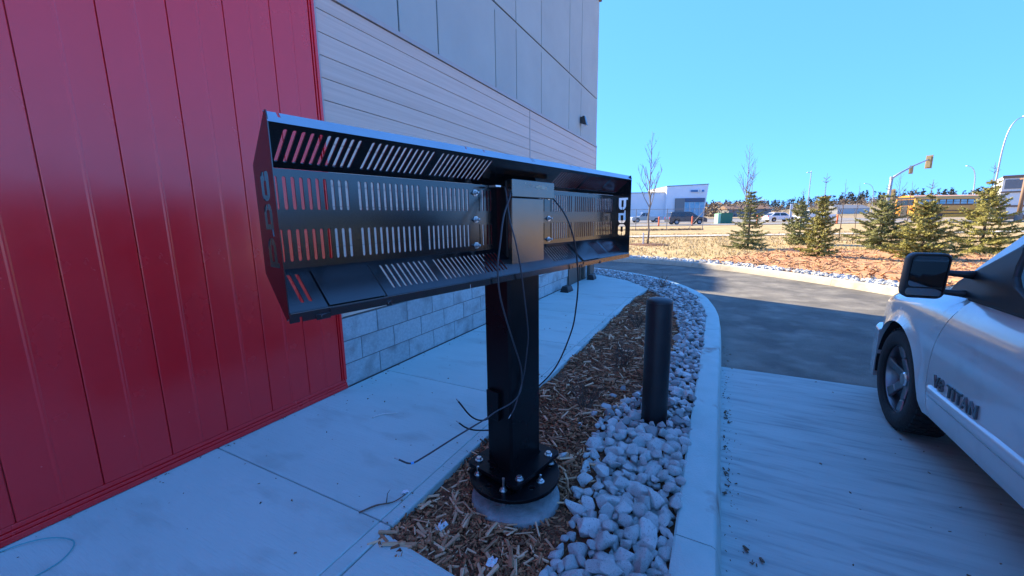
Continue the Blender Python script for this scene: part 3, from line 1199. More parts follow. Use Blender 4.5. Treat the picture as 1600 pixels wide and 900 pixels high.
def end_plate(s0, s1, flip=False):
    outl = [(NF + .001, ZB - .012), (NF + .001, ZT + .012), (NF - .004, ZT + .03), (NF - .012, ZT + .03), (NB - .012, ZBT + .004), (NB - .012, ZBB - .004), (NF - .014, ZB - .022)]
    loops = [outl]
    # letters lie on their side, reading down the plate: b, d, g
    cx = .089
    w = .054
    t = .0135
    # b: flag bar on top reaching forwards, U bowl below
    y1 = 1.560
    loops.append([(cx - w / 2, y1), (cx + w / 2 + .012, y1), (cx + w / 2 + .012, y1 - t), (cx + w / 2, y1 - t), (cx + w / 2, y1 - .058), (cx + w / 2 - .006, y1 - .072), (cx + w / 2 - .016, y1 - .08),
                  (cx - w / 2 + .016, y1 - .08), (cx - w / 2 + .006, y1 - .072), (cx - w / 2, y1 - .058)])
    bars = [(cx - .007, cx + .008, y1 - .062, y1 - .016)]
    # d
    y2 = 1.468
    loops.append([(cx + w / 2 - .010, y2 + .008), (cx + w / 2 - .002, y2 + .006), (cx + w / 2, y2 - .06), (cx + w / 2 - .006, y2 - .074), (cx + w / 2 - .016, y2 - .08),
                  (cx - w / 2 + .014, y2 - .08), (cx - w / 2 + .004, y2 - .072), (cx - w / 2, y2 - .06), (cx - w / 2, y2 - .012), (cx + w / 2 - .014, y2 - .012)])
    bars.append((cx - .010, cx + .009, y2 - .063, y2 - .026))
    # g
    y3 = 1.380
    loops.append([(cx - w / 2 + .014, y3), (cx + w / 2 - .016, y3), (cx + w / 2 - .005, y3 - .007), (cx + w / 2, y3 - .018), (cx + w / 2, y3 - .066), (cx + w / 2 - .006, y3 - .077), (cx + .002, y3 - .077), (cx + .002, y3 - .064),
                  (cx - .004, y3 - .064), (cx - .004, y3 - .077), (cx - w / 2 + .008, y3 - .077), (cx - w / 2, y3 - .066), (cx - w / 2, y3 - .016), (cx - w / 2 + .005, y3 - .006)])
    bars.append((cx - .008, cx + .008, y3 - .052, y3 - .015))
    zc = 1.4315
    if flip:      # the wall-side end reads upwards
        loops = [loops[0]] + [[(u, 2 * zc - v) for u, v in L] for L in loops[1:]]
        bars = [(a, b, 2 * zc - d, 2 * zc - c) for a, b, c, d in bars]
    mb = MB().prism(loops, lambda u, v, tt: (tt, u, v), s0, s1)
    for a, b, c, d in bars:
        mb.box(s0, s1, a, b, c, d)
    for yy in (y1, y2, y3):      # thin bridges that carry the islands
        za, zb_ = yy - .0795, yy - .050
        if flip:
            za, zb_ = 2 * zc - zb_, 2 * zc - za
        mb.box(s0, s1, cx - .0015, cx + .0015, za, zb_)
    return mb


end_plate(SL, SL + .0028, True).obj('end_plate', BLACK, mbs)
end_plate(SR - .0028, SR).obj('end_plate', BLACK, mbs)

# post
post = MB()
c_ = .012
pp = [(-.128 + c_, -.085), (.128 - c_, -.085), (.128, -.085 + c_), (.128, .085 - c_), (.128 - c_, .085), (-.128 + c_, .085), (-.128, .085 - c_), (-.128, -.085 + c_)]
post.prism([pp], lambda u, v, t: (u, v, t), .124, 1.60)
post.obj('post', COLB, mbs, smooth=30)
MB().box(-.152, -.129, -.06, .02, .40, .555).obj('junction_stub', COLB, mbs, bevel=.003)
# cover on the front of the post
MB().box(-.129, .124, .0855, .112, 1.205, 1.522).obj('cover_plate', COVERM, mbs, bevel=.003)
cap = MB().box(-.131, .212, .0855, .116, 1.526, 1.606).obj('cover_cap', COVERM, mbs, bevel=.003)
glue = MB()
rnd = random.Random(3)
ol = []
for k in range(26):
    a = 2 * pi * k / 26
    ol.append((.10 + (.052 + rnd.uniform(-.010, .008)) * cos(a) * 1.0, 1.578 + (.010 + rnd.uniform(-.003, .003)) * sin(a)))
glue.prism([ol], lambda u, v, t: (u, t, v), .1162, .1172)
for k in range(60):
    u, v = rnd.gauss(.0, .035), 1.580 + rnd.gauss(0, .005)
    if u < .06:
        s = rnd.uniform(.001, .004)
        glue.box(u, u + s, .1162, .1168, v, v + s * .7)
tag(glue.obj('adhesive_mark', GLUE, cap), kind='stuff')
# mounting angles and carriage bolts
for sx in (-1, 1):
    x = sx * .285
    MB().box(min(x - .03, x + .03), max(x - .03, x + .03), NB - .012, NB - .003, 1.29, 1.57).obj('mounting_strap', BLACK, mbs)
    for z in (1.541, 1.426, 1.312):
        mb = MB().lathe([(.016, 0), (.016, .003), (.010, .0035), (.010, .012), (.0, .012)], (x, NB, z), 'y', 6)
        mb.lathe([(.0055, .010), (.0055, .024), (0, .026)], (x, NB, z), 'y', 10)
        mb.obj('bolt', GALV, mbs, smooth=30)
MB().box(-.225, -.19, .06, .10, 1.566, 1.574).obj('clip', GALV, mbs, bevel=.001)
# base
R_ = []
sq = [(-.20, -.165), (.19, -.165), (.19, .165), (-.20, .165)]


def round_rect(x0, x1, y0, y1, r, n=5):
    o = []
    for cx, cy, a0 in ((x1 - r, y1 - r, 0), (x0 + r, y1 - r, 90), (x0 + r, y0 + r, 180), (x1 - r, y0 + r, 270)):
        for k in range(n + 1):
            a = radians(a0 + 90 * k / n)
            o.append((cx + r * cos(a), cy + r * sin(a)))
    return o


hole = lambda x, y, r=.013: [(x + r * cos(2 * pi * k / 12), y + r * sin(2 * pi * k / 12)) for k in range(12)]
MB().prism([round_rect(-.205, .195, -.172, .178, .03)] + [hole(x, y) for x, y in ((.155, .03), (-.165, -.02))], lambda u, v, t: (u, v, t), .103, .123).obj('base_plate', COLB, mbs, bevel=.002)
circ = [(-.05 + .243 * cos(2 * pi * k / 56), .04 + .243 * sin(2 * pi * k / 56)) for k in range(56)]
MB().prism([circ, hole(-.235, .02, .016), hole(-.11, .20, .016), hole(.10, .17, .016)], lambda u, v, t: (u, v, t), .060, .080).obj('round_plate', COLB, mbs, bevel=.002)
MB().box(-.129, .129, -.0865, .0865, .1232, .130).obj('weld', COLB, mbs, bevel=.003)


def hex_bolt(x, y, z0, name='bolt', shaft=.0, head=.014):
    mb = MB().lathe([(.021, 0), (.021, .003), (.019, .0035)], (x, y, z0), 'z', 20)
    mb.lathe([(.0150, .0035), (.0150, .004 + head * .9), (.0125, .004 + head), (0, .004 + head)], (x, y, z0), 'z', 6)
    if shaft:
        mb.lathe([(.0065, .0), (.0065, .016 + shaft), (0, .018 + shaft)], (x, y, z0), 'z', 10)
    return mb.obj(name, GALV, mbs, smooth=30)


for x, y in ((-.150, -.130), (-.143, .147), (.128, .140), (.130, -.130)):
    hex_bolt(x, y, .1232)
    MB().lathe([(.013, 0), (.013, .020), (0, .020)], (x, y, .0805), 'z', 8).obj('standoff', GALV, mbs)
for x, y, h in ((-.212, .100, .052), (-.042, .206, .022), (.12, .16, .03), (-.20, -.09, .03)):
    hex_bolt(x, y, .0802, 'anchor_nut', h, .010)
    MB().lathe([(.0085, -.085), (.0085, .06), (0, .06)], (x, y, 0), 'z', 10).obj('anchor_rod', GALV, mbs)

# concrete footing below
ft = tag(MB().lathe([(.235, -.30), (.236, -.03), (.232, -.016), (.222, -.010), (0, -.008)], (0, 0, 0), 'z', 48).obj('concrete_footing', FOOT, smooth=50),
         'round concrete footing under the bolted base of the post', 'footing')
ft.location = (PIER[0], -PIER[1], 0)


# cables
def loc2w(p):
    c, s = cos(AZ), sin(AZ)
    return (OX + p[0] * c - p[1] * s, OY + p[0] * s + p[1] * c, p[2])


def cable(path, r, m, label, tip=True, tape=None):
    P = [loc2w(q) for q in path]
    P = catmull(P, 8)
    o = MB().tube(P, r, 8).obj('cable', m, smooth='all')
    tag(o, label, 'cable', 'loose cables hanging from the menu board')
    if tip:
        d = (Vector(P[-1]) - Vector(P[-3])).normalized()
        MB().tube([P[-1], Vector(P[-1]) + d * .022], r * .6, 6).obj('wire_end', COPPER, o)
    if tape:
        i = int(len(P) * tape)
        MB().tube(P[i:i + 3], r * 1.3, 8).obj('tape', TAPE, o)
    return o


cA = [(-.10, .07, 1.56), (-.158, .125, 1.529), (-.233, .15, 1.441), (-.285, .172, 1.326), (-.306, .174, 1.219), (-.289, .168, 1.104), (-.227, .15, .974), (-.155, .13, .846), (-.077, .11, .702), (-.051, .098, .599), (-.078, .10, .546),
      (-.157, .11, .53), (-.255, .1, .523), (-.31, .08, .5), (-.448, .03, .457), (-.582, -.03, .402), (-.636, -.06, .384), (-.682, -.08, .417)]
cB = [(-.135, .06, 1.575), (-.159, .10, 1.552), (-.187, .145, 1.424), (-.182, .172, 1.328), (-.15, .175, 1.202), (-.101, .16, 1.043), (-.038, .13, .866), (-.024, .11, .758), (-.04, .098, .623), (-.11, .098, .492), (-.144, .098, .46)]
cC = [(.20, .09, 1.545), (.233, .095, 1.528), (.259, .14, 1.463), (.282, .17, 1.386), (.319, .178, 1.293), (.347, .18, 1.175), (.375, .17, 1.049), (.392, .15, .922), (.412, .11, .769), (.37, .04, .559), (.33, -.05, .425), (.24, -.13, .346), (.05, -.15, .32), (-.09, -.14, .33), (-.2, -.125, .40), (-.294, -.12, .524)]
cD = [(-.06, -.086, .275), (-.086, -.095, .283), (-.193, -.11, .326), (-.248, -.12, .361), (-.286, -.13, .4)]
cable(cA, .0040, CABLEG, 'dark cable looping past the post and reaching far left to a hooked end', tape=.92)
cable(cB, .0038, CABLEG, 'dark cable hanging straight down in front of the post')
cable(cC, .0044, CABLE, 'black cable sagging in a bow to the right of the post')
cable(cD, .0042, CABLE, 'short black cable end poking out low behind the post')

# fine dirt blown along the wall foot, the kerb and over the slabs
def grit_sample():
    q = random.random()
    if q < .35:
        return random.uniform(-1, 7), .03 + abs(random.gauss(0, .05))
    if q < .6:
        return random.uniform(.3, 8), 1.5 - abs(random.gauss(0, .06))
    return random.uniform(-1, 6), random.uniform(.05, 1.45)


def grit_drive():
    if random.random() < .7:
        return random.uniform(.6, 5.4), 2.915 + abs(random.gauss(0, .045))
    return random.uniform(.3, 4.5), random.uniform(2.95, 4.4)


GRIT = mat('dirt_bits', (.05, .035, .025), (.30, .22, .15), rand='island', rough=.95)
chips(380, grit_sample, lambda x, y: .0005, .003, .016, GRIT, 'dirt_bits', wfac=(.3, .8), tilt=.1)
chips(240, grit_drive, lambda x, y: ZD + .0045, .003, .018, GRIT, 'dirt_bits', wfac=(.2, .7), tilt=.1)
leaf_pts = [(1.62, 2.93), (2.35, 2.94), (2.52, 2.93), (3.3, 2.95), (1.95, 3.02), (2.9, 2.93)]
lf = chips(70, lambda: (lambda p: (p[0] + random.gauss(0, .05), max(2.915, p[1] + random.gauss(0, .02))))(random.choice(leaf_pts)), lambda x, y: ZD + .006, .008, .032, TWIG, 'dead_leaves', wfac=(.2, .6), tilt=.3)

# ------------------------------------------------------------------ bollard
bo = empty('bollard', (BOLLP[0], BOLLP[1], -.06))
tag(bo, 'dark steel bollard standing in the stones beside the kerb', 'bollard')
MB().lathe([(.088, 0), (.088, .905), (.0865, .914), (.082, .922), (.070, .929), (.046, .935), (.02, .938), (0, .9385)], (0, 0, 0), 'z', 40).obj('pipe', BOLL, bo, smooth=60)
MB().lathe([(.0895, .902), (.0895, .906), (.088, .907)], (0, 0, 0), 'z', 40).obj('weld_ring', BOLL, bo, smooth=True)

# ------------------------------------------------------------------ small things on the ground
tw = MB()
tw.tube(catmull([(1.20, 1.30, .006), (1.27, 1.345, .012), (1.33, 1.40, .008), (1.40, 1.425, .014)], 4), [.004, .004, .0045, .005, .005, .004, .004, .004, .003, .003, .003, .0025, .002], 6)
tw.tube([(1.31, 1.375, .010), (1.345, 1.35, .03), (1.37, 1.345, .034)], [.003, .002, .001], 5)
tag(tw.obj('twig', TWIG, smooth='all'), 'dry brown twig lying on the walk near the slab corner', 'twig')
hs = [(.08, .10, .006), (.25, .07, .006), (.40, .12, .008), (.49, .25, .006), (.47, .36, .008), (.36, .40, .006), (.22, .36, .006), (.05, .30, .006), (-.15, .26, .006)]
hs = [(-.1, .25, .006), (.10, .10, .006), (.30, .055, .006), (.43, .13, .012), (.49, .27, .010), (.44, .36, .006), (.36, .385, .006), (.26, .37, .006), (.10, .38, .006), (-.2, .42, .006)]
tag(MB().tube(catmull(hs, 8), .0028, 6).obj('cord', TEAL, smooth='all'), 'thin teal cord looped on the walk below the red wall', 'cord')
pl = MB().tube(catmull([(1.93, .62, .004), (2.0, .66, .012), (2.07, .74, .004)], 5), .004, 5)
tag(pl.obj('plastic_strip', STRAP, smooth='all'), 'thin white plastic strip lying on the walk before the block wall', 'strip')


def scrap(x, y, z, s, seed):
    r = random.Random(seed)
    rows = []
    for i in range(5):
        rows.append([(x + (i - 2) * s * .4 + r.uniform(-.1, .1) * s, y + (j - 2) * s * .3 + r.uniform(-.1, .1) * s, z + abs(r.gauss(0, .35)) * s) for j in range(5)])
    mb = MB()
    mb.grid(rows)
    mb.grid([[(p[0], p[1], p[2] + .0012) for p in q] for q in rows])
    return mb.obj('paper_scrap', PAPER)


tag(scrap(1.27, 2.02, -.03, .028, 4), 'crumpled white paper scrap on the mulch below the footing', 'paper scrap')
tag(scrap(1.33, 1.70, -.03, .034, 5), 'crumpled white paper scrap on the mulch between walk and footing', 'paper scrap')
tag(scrap(1.42, 1.40, .0, .022, 6), 'small white paper scrap on the walk by the mulch edge', 'paper scrap')


def dry_shrub(x, y, h, seed, label):
    r = random.Random(seed)
    mb = MB()
    for k in range(16):
        a = r.uniform(0, 6.28)
        sp = r.uniform(.15, .75)
        L = h * r.uniform(.6, 1.1)
        p0 = Vector((r.gauss(0, .02), r.gauss(0, .02), 0))
        d = Vector((cos(a) * sp, sin(a) * sp, 1)).normalized()
        p1 = p0 + d * L * .5
        p2 = p1 + (d + Vector((r.gauss(0, .3), r.gauss(0, .3), .1))).normalized() * L * .5
        mb.tube([p0, p1, p2], [.0040, .0030, .0016], 4)
        for q in range(3):
            s0 = p0.lerp(p2, r.uniform(.35, .85))
            e = s0 + (d + Vector((r.gauss(0, .7), r.gauss(0, .7), .1))).normalized() * L * .35
            mb.tube([s0, e], [.0024, .0012], 3)
    o = mb.obj('dry_shrub', TWIG)
    o.location = (x, -y, -.05)
    tag(o, label, 'shrub', 'leafless shrubs planted in the mulch')
    return o


dry_shrub(2.85, 1.95, .26, 1, 'leafless little shrub in the mulch, nearest the post')
dry_shrub(3.85, 2.02, .30, 2, 'leafless little shrub in the mulch left of the bollard')
dry_shrub(5.3, 1.93, .28, 3, 'leafless little shrub in the mulch behind the bollard')
dry_shrub(8.35, 1.85, .34, 4, 'leafless little shrub among the stones at the end of the walk')

# ------------------------------------------------------------------ the pickup truck
TO = (2.0, 4.93, ZD)
truck = empty('pickup_truck', TO)
tag(truck, 'silver pickup truck with black towing mirror parked beside the kerb', 'pickup truck')
YC = 4.93


class MBT(MB):
    def obj(s, name, mats, parent=None, **k):
        s.v = [(x - TO[0], y - TO[1], z - TO[2]) for x, y, z in s.v]
        return MB.obj(s, name, mats, parent, **k)


XW, ZW, RA, XR = 3.74, .238, .42, .54
WT = [(.14, .875), (.18, .905), (.24, .924), (.36, .932), (.50, .936), (.62, .936), (.72, .931), (.80, .921), (.87, .905), (.93, .884), (.97, .862), (1.05, .85)]


def side_w(x, z):
    w = float(np.interp(z, [a for a, b in WT], [b for a, b in WT]))
    if x > 3.85:
        w -= .11 * ((x - 3.85) / .55) ** 2
    for xc in (XW, XR):
        d = sqrt((x - xc) ** 2 + (z - ZW) ** 2) - RA
        if -.02 < d < .085:
            w += .020 * (1 - max(d, 0) / .085) ** 1.5
    return w


def seam_x(z):
    return 3.245 - .75 * max(0, z - .46) ** 2 - .9 * max(0, .40 - z) ** 2


def hood_z(x):
    return float(np.interp(x, [2.9, 3.1, 3.5, 3.8, 4.1, 4.3, 4.42], [.962, .958, .925, .888, .835, .775, .715]))


def side_panel(xa, xb, zb, ztf, sgn, seam0=None, seam1=None, n=40, rows=22, roll=0.0):
    """body side between xa and xb; sgn=-1 is the side facing the wall"""
    cols = list(np.linspace(xa, xb, n))
    for xc in (XW, XR):
        for e in (-RA, RA):
            if xa < xc + e < xb:
                cols += [xc + e - .0005, xc + e + .0005]
    cols = sorted(cols)
    g = []
    for r in range(rows + 1):
        s = r / rows
        row = []
        for x in cols:
            b = zb(x)
            t = ztf(x)
            z = b + (t - b) * s
            xx = x
            if seam1 and x > xb - .3:
                xx = x + (seam1(z) - xb) * max(0, 1 - (xb - x) / .3)
            if seam0 and x < xa + .3:
                xx = x + (seam0(z) - xa) * max(0, 1 - (x - xa) / .3)
            w = side_w(xx, z)
            if roll:
                k = max(0, (z - (t - roll)) / roll)
                w -= .055 * k * k
            row.append((xx, YC + sgn * w, z))
        g.append(row)
    return g


def arch_b(base, front=None):
    def f(x):
        for xc in (XW, XR):
            if abs(x - xc) < RA:
                return max(base, ZW + sqrt(max(0, RA * RA - (x - xc) ** 2)))
        if front and x > XW + RA:
            return front
        return base
    return f


for sgn in (-1, 1):
    g = side_panel(3.249, 4.42, arch_b(.18, .50), hood_z, sgn, seam0=lambda z: seam_x(z) + .0035, n=60, roll=.09)
    mb = MBT().grid(g)
    rim = []
    # turned-in edge of the arch
    lip_ = [(p[0], YC + sgn * (abs(p[1] - YC) - .03), p[2]) for p in g[0]]
    mb.grid([g[0], lip_])
    seam_in = [(r[0][0], YC + sgn * (abs(r[0][1] - YC) - .02), r[0][2]) for r in g]
    mb.grid([[r[0] for r in g], seam_in])
    mb.obj('fender', PAINT, truck, smooth=50)
    g = side_panel(2.06, 3.245, lambda x: .18, lambda x: .955, sgn, seam1=lambda z: seam_x(z) - .0035, n=24)
    mb = MBT().grid(g)
    mb.grid([[r[-1] for r in g], [(r[-1][0], YC + sgn * (abs(r[-1][1] - YC) - .02), r[-1][2]) for r in g]])
    mb.grid([[r[0] for r in g], [(r[0][0], YC + sgn * (abs(r[0][1] - YC) - .02), r[0][2]) for r in g]])
    mb.grid([g[-1], [(p[0], YC + sgn * (abs(p[1] - YC) - .05), p[2]) for p in g[-1]]])
    mb.grid([g[0], [(p[0], YC + sgn * (abs(p[1] - YC) - .10), p[2]) for p in g[0]]])
    dd = mb.obj('door', PAINT, truck, smooth=50)
    # moulding on the door
    prof = [(.0, .325), (.014, .330), (.020, .345), (.022, .385), (.012, .398), (.0, .402)]
    rows = []
    for i, x in enumerate(np.concatenate([[3.222, 3.216, 3.205, 3.19], np.linspace(3.16, 2.10, 12), [2.075, 2.066]])):
        k = min(1, max(0, (3.224 - x) / .035)) ** .5
        k2 = min(1, max(0.05, (x - 2.06) / .02)) ** .5
        rows.append([(x, YC + sgn * (side_w(x, .36) - .003 + q * k * k2), .362 + (z - .362) * min(k, k2)) for q, z in prof])
    MBT().grid(rows).obj('moulding', PAINT, dd, smooth=60)
    MBT().lathe([(.012, 0), (.012, .01), (0, .011)], (0, 0, 0), 'y', 8)
    mb = MBT().box(2.18, 2.36, YC + sgn * .925 - .012, YC + sgn * .925 + .012 + sgn * .012, .775, .80)
    mb.obj('handle', PAINT, dd, bevel=.008)
    g = side_panel(1.06, 2.052, lambda x: arch_b(.18)(x), lambda x: .955, sgn, n=24)
    MBT().grid(g).obj('rear_door', PAINT, truck, smooth=50)
    g = side_panel(-1.15, 1.05, arch_b(.22), lambda x: .985, sgn, n=60)
    mb = MBT().grid(g)
    mb.grid([g[-1], [(p[0], YC + sgn * (abs(p[1] - YC) - .07), p[2]) for p in g[-1]], [(p[0], YC + sgn * (abs(p[1] - YC) - .07), .6) for p in g[-1]]])
    mb.grid([g[0], [(p[0], YC + sgn * (abs(p[1] - YC) - .03), p[2]) for p in g[0]]])
    mb.obj('bed_side', PAINT, truck, smooth=50)
    # inner liners of the wheel wells
    for xc in (XW, XR):
        lin = MBT()
        arc = [radians(a) for a in range(-12, 193, 8)]
        lin.grid([[(xc + (RA - .002) * cos(a), YC + sgn * w, ZW + (RA - .002) * sin(a)) for a in arc] for w in (.915, .50)])
        lin.add([(xc + (RA - .002) * cos(a), YC + sgn * .50, ZW + (RA - .002) * sin(a)) for a in arc], [tuple(range(len(arc)))])
        lin.obj('wheel_liner', FLOORD, truck)
    # black belt strip
    MBT().grid([[(x, YC + sgn * (side_w(x, .953) + .004 - q), z) for x in np.linspace(3.10, 1.06, 12)] for q, z in ((.0, .945), (-.004, .955), (.004, .985), (.03, .992))]).obj('belt_strip', TRIMB, truck, smooth=60)

# hood
rows = []
for x in np.linspace(3.06, 4.42, 20):
    z0 = hood_z(x)
    w0 = side_w(x, z0) - .058
    r = []
    for k in range(25):
        q = -1 + 2 * k / 24
        cr = .075 * (1 - abs(q) ** 2.4) + .012 * (1 if .35 < abs(q) < .75 else 0)
        r.append((x + .06 * (1 - q * q), YC + q * w0, z0 + cr * (1 if x < 4.2 else 1 - (x - 4.2) * 2)))
    rows.append(r)
MBT().grid(rows).obj('hood', PAINT, truck, smooth=35)
# nose: grille, lamps, bumper
MBT().grid([[(4.43 - .12 * q * q, YC + q * .78, z) for q in np.linspace(-1, 1, 15)] for z in (.45, .58, .70, .76)]).obj('nose', PAINT, truck, smooth=60)
MBT().grid([[(4.47 - .12 * q * q, YC + q * .78, z) for q in np.linspace(-.55, .55, 9)] for z in (.50, .72)]).obj('grille', TRIMB, truck)
for sgn in (-1, 1):
    MBT().hexa([(4.12, YC + sgn * .902, .51), (4.44, YC + sgn * .78, .51), (4.46, YC + sgn * .52, .51), (4.3, YC + sgn * .52, .51)],
               [(4.22, YC + sgn * .885, .70), (4.40, YC + sgn * .80, .70), (4.44, YC + sgn * .52, .71), (4.3, YC + sgn * .52, .71)]).obj('headlight', HEADL, truck, bevel=.02)
ol = [(4.19, .915), (4.34, .895), (4.47, .84), (4.555, .74), (4.60, .5), (4.62, .2)]
ol = ol + [(x, -w) for x, w in reversed(ol)] + [(4.40, -.5), (4.19, -.80), (4.17, -.80)] + [(4.17, .80), (4.19, .80), (4.40, .5)]
MBT().prism([ol], lambda u, v, t: (u, YC + v, t), .09, .495).obj('front_bumper', PAINT, truck, bevel=.03)
for sgn in (-1, 1):
    MBT().hexa([(4.165, YC + sgn * .45, .12), (4.20, YC + sgn * .45, .12), (4.20, YC + sgn * .885, .12), (4.165, YC + sgn * .885, .12)],
               [(4.08, YC + sgn * .45, .62), (4.3, YC + sgn * .45, .62), (4.3, YC + sgn * .80, .62), (4.08, YC + sgn * .88, .62)]).obj('splash_guard', FLOORD, truck)
# floor pan and frame
mb = MBT().box(-1.1, 4.15, YC - .74, YC + .74, .16, .26)
mb.box(-1.1, 3.3, YC - .84, YC + .84, .195, .24)
mb.box(1.06, 3.2, YC - .82, YC + .82, .26, .50)
mb.box(-1.1, 1.0, YC - .5, YC + .5, .24, .5)
mb.box(3.25, 4.1, YC - .48, YC + .48, .2, .78)
mb.obj('underbody', FLOORD, truck)
MBT().box(-1.13, 1.04, YC - .84, YC + .84, .52, .56).obj('bed_floor', TRIMB, truck)
MBT().box(-1.175, -1.12, YC - .82, YC + .82, .42, .985).obj('tailgate', PAINT, truck, bevel=.02)
MBT().box(.99, 1.045, YC - .84, YC + .84, .5, .985).obj('bed_front', PAINT, truck)
MBT().box(-1.32, -1.18, YC - .88, YC + .88, .22, .40).obj('rear_bumper', CHROME, truck, bevel=.03)
for sgn in (-1, 1):
    MBT().box(-1.165, -1.05, YC + sgn * .86 - .07, YC + sgn * .86 + .07, .55, .88).obj('tail_light', TAILR, truck, bevel=.02)
# cab
PA, PB = (3.28, .985), (2.50, 1.60)        # windscreen pillar foot and head


def gw(z):
    return float(np.interp(z, [.97, 1.3, 1.6, 1.68], [.865, .79, .705, .66]))


roof = []
for x in np.linspace(2.52, 1.02, 10):
    k = min(1, (2.56 - x) / .3)
    k2 = min(1, max(0, (x - .98) / .2))
    roof.append([(x, YC + q * .705, 1.60 + (.075 * (1 - abs(q) ** 2.6)) * (.35 + .65 * k * k2)) for q in np.linspace(-1, 1, 13)])
MBT().grid(roof).obj('roof', PAINT, truck, smooth=60)
WIN = bpy.data.materials.new('car_window')
WIN.use_nodes = True
nt = WIN.node_tree
nt.nodes.clear()
o_ = nt.nodes.new('ShaderNodeOutputMaterial')
mx = nt.nodes.new('ShaderNodeMixShader')
tr = nt.nodes.new('ShaderNodeBsdfTransparent')
tr.inputs[0].default_value = (.62, .68, .68, 1)
gl = nt.nodes.new('ShaderNodeBsdfGlossy')
gl.inputs['Roughness'].default_value = .02
fr = nt.nodes.new('ShaderNodeFresnel')
fr.inputs[0].default_value = 1.6
nt.links.new(fr.outputs[0], mx.inputs[0])
nt.links.new(tr.outputs[0], mx.inputs[1])
nt.links.new(gl.outputs[0], mx.inputs[2])
nt.links.new(mx.outputs[0], o_.inputs[0])
MBT().grid([[(3.30 + .10 * (1 - q * q), YC + q * .84, .97) for q in np.linspace(-1, 1, 9)], [(2.53 + .05 * (1 - q * q), YC + q * .69, 1.605 + .02 * (1 - q * q)) for q in np.linspace(-1, 1, 9)]]).obj('windscreen', WIN, truck, smooth=60)
for sgn in (-1, 1):
    def sp(x, z, o=0.0):
        return (x, YC + sgn * (gw(z) + o), z)
    # windscreen pillar, roof rail, rear pillar
    def bar(pts, wx, wy, name, m):
        mb = MBT()
        rows = []
        for (x, z) in pts:
            rows.append([(x + wx, YC + sgn * (gw(z) - wy), z + .012), (x + wx * .6, YC + sgn * (gw(z) + .004), z + .010), (x - wx * .6, YC + sgn * (gw(z) + .008), z - .014), (x - wx, YC + sgn * (gw(z) - wy * .6), z - .02)])
        mb.grid([r + [r[0]] for r in rows])
        return mb.obj(name, m, truck, smooth=50)
    bar([(3.30, .965), (3.1, 1.14), (2.9, 1.305), (2.7, 1.455), (2.52, 1.575), (2.42, 1.61)], .045, .06, 'windscreen_pillar', PAINT)
    bar([(2.50, 1.585), (2.2, 1.615), (1.6, 1.615), (1.1, 1.59)], .0, .06, 'roof_rail', PAINT)
    mb = MBT().grid([[sp(2.5, 1.59, .006), sp(2.2, 1.625, .0), sp(1.6, 1.625, .0), sp(1.04, 1.60, .0)], [sp(2.42, 1.555, .010), sp(2.2, 1.575, .012), sp(1.6, 1.575, .012), sp(1.08, 1.555, .010)]])
    mb.obj('roof_rail', PAINT, truck, smooth=60)
    MBT().hexa([sp(1.22, .985, -.03), sp(1.00, .985, -.03), sp(1.00, .985, .004), sp(1.22, .985, .004)], [sp(1.10, 1.6, -.03), sp(1.02, 1.6, -.03), sp(1.02, 1.6, .004), sp(1.10, 1.6, .004)]).obj('rear_pillar', PAINT, truck)
    MBT().hexa([sp(2.10, .985, -.03), sp(2.00, .985, -.03), sp(2.00, .985, .002), sp(2.10, .985, .002)], [sp(2.06, 1.58, -.03), sp(1.99, 1.58, -.03), sp(1.99, 1.58, .002), sp(2.06, 1.58, .002)]).obj('door_pillar', TRIMB, truck)
    MBT().grid([[sp(x, z, -.008) for x in np.linspace(3.2 - (z - .985) * 1.25, 1.15, 8)] for z in (.985, 1.2, 1.4, 1.575)]).obj('side_window', WIN, truck, smooth=60)
    # black corner piece that carries the mirror
    ol = [(3.29, .958), (3.235, 1.035), (3.13, 1.105), (3.02, 1.17), (2.93, 1.225), (2.865, 1.265), (2.83, 1.262), (2.815, 1.235), (2.81, 1.17), (2.79, 1.12), (2.74, 1.075), (2.66, 1.045), (2.6, 1.03), (2.45, 1.02), (2.45, .958)]
    sail = MBT().prism([ol], lambda u, v, t: (u, YC + sgn * (gw(v) + t), v), .002, .030).obj('mirror_mount', TRIMB, truck, bevel=.010)
    # mirror head on two arms
    hx = 3.07
    y0, y1 = (3.770, 3.950)
    Y = lambda y: y if sgn < 0 else 2 * YC - y
    rr = round_rect(y0, y1, .945, 1.205, .035)
    rr = [(p[0] + (p[1] - 1.075) * .05 * (1 if True else 0), p[1]) for p in rr]
    cyy, czz = (y0 + y1) / 2, 1.075
    mb = MBT()
    secs = []
    for dx, s in ((.0, .97), (.008, 1.0), (.06, .99), (.095, .90), (.115, .70), (.122, .3)):
        secs.append([(hx + dx, Y(cyy + (a - cyy) * s), czz + (b - czz) * s) for a, b in rr])
    mb.grid([q + [q[0]] for q in secs])
    mb.add(secs[-1], [tuple(range(len(rr)))])
    ri = [(hx, Y(cyy + (a - cyy) * .90), czz + (b - czz) * .92) for a, b in rr]
    ri2 = [(hx + .012, Y(cyy + (a - cyy) * .88), czz + (b - czz) * .90) for a, b in rr]
    mb.grid([secs[0] + [secs[0][0]], ri + [ri[0]], ri2 + [ri2[0]]])
    mb.add(ri2, [tuple(range(len(rr)))])
    head = mb.obj('mirror', TRIMB, truck, smooth=50)
    g1 = round_rect(y0 + .017, y1 - .014, 1.012, 1.188, .022)
    MBT().prism([[(a + (b - 1.075) * .05, b) for a, b in g1]], lambda u, v, t: (hx + t, Y(u), v), .002, .008).obj('mirror_glass', MIRG, head)
    g2 = round_rect(y0 + .012, y1 - .016, .962, 1.004, .012)
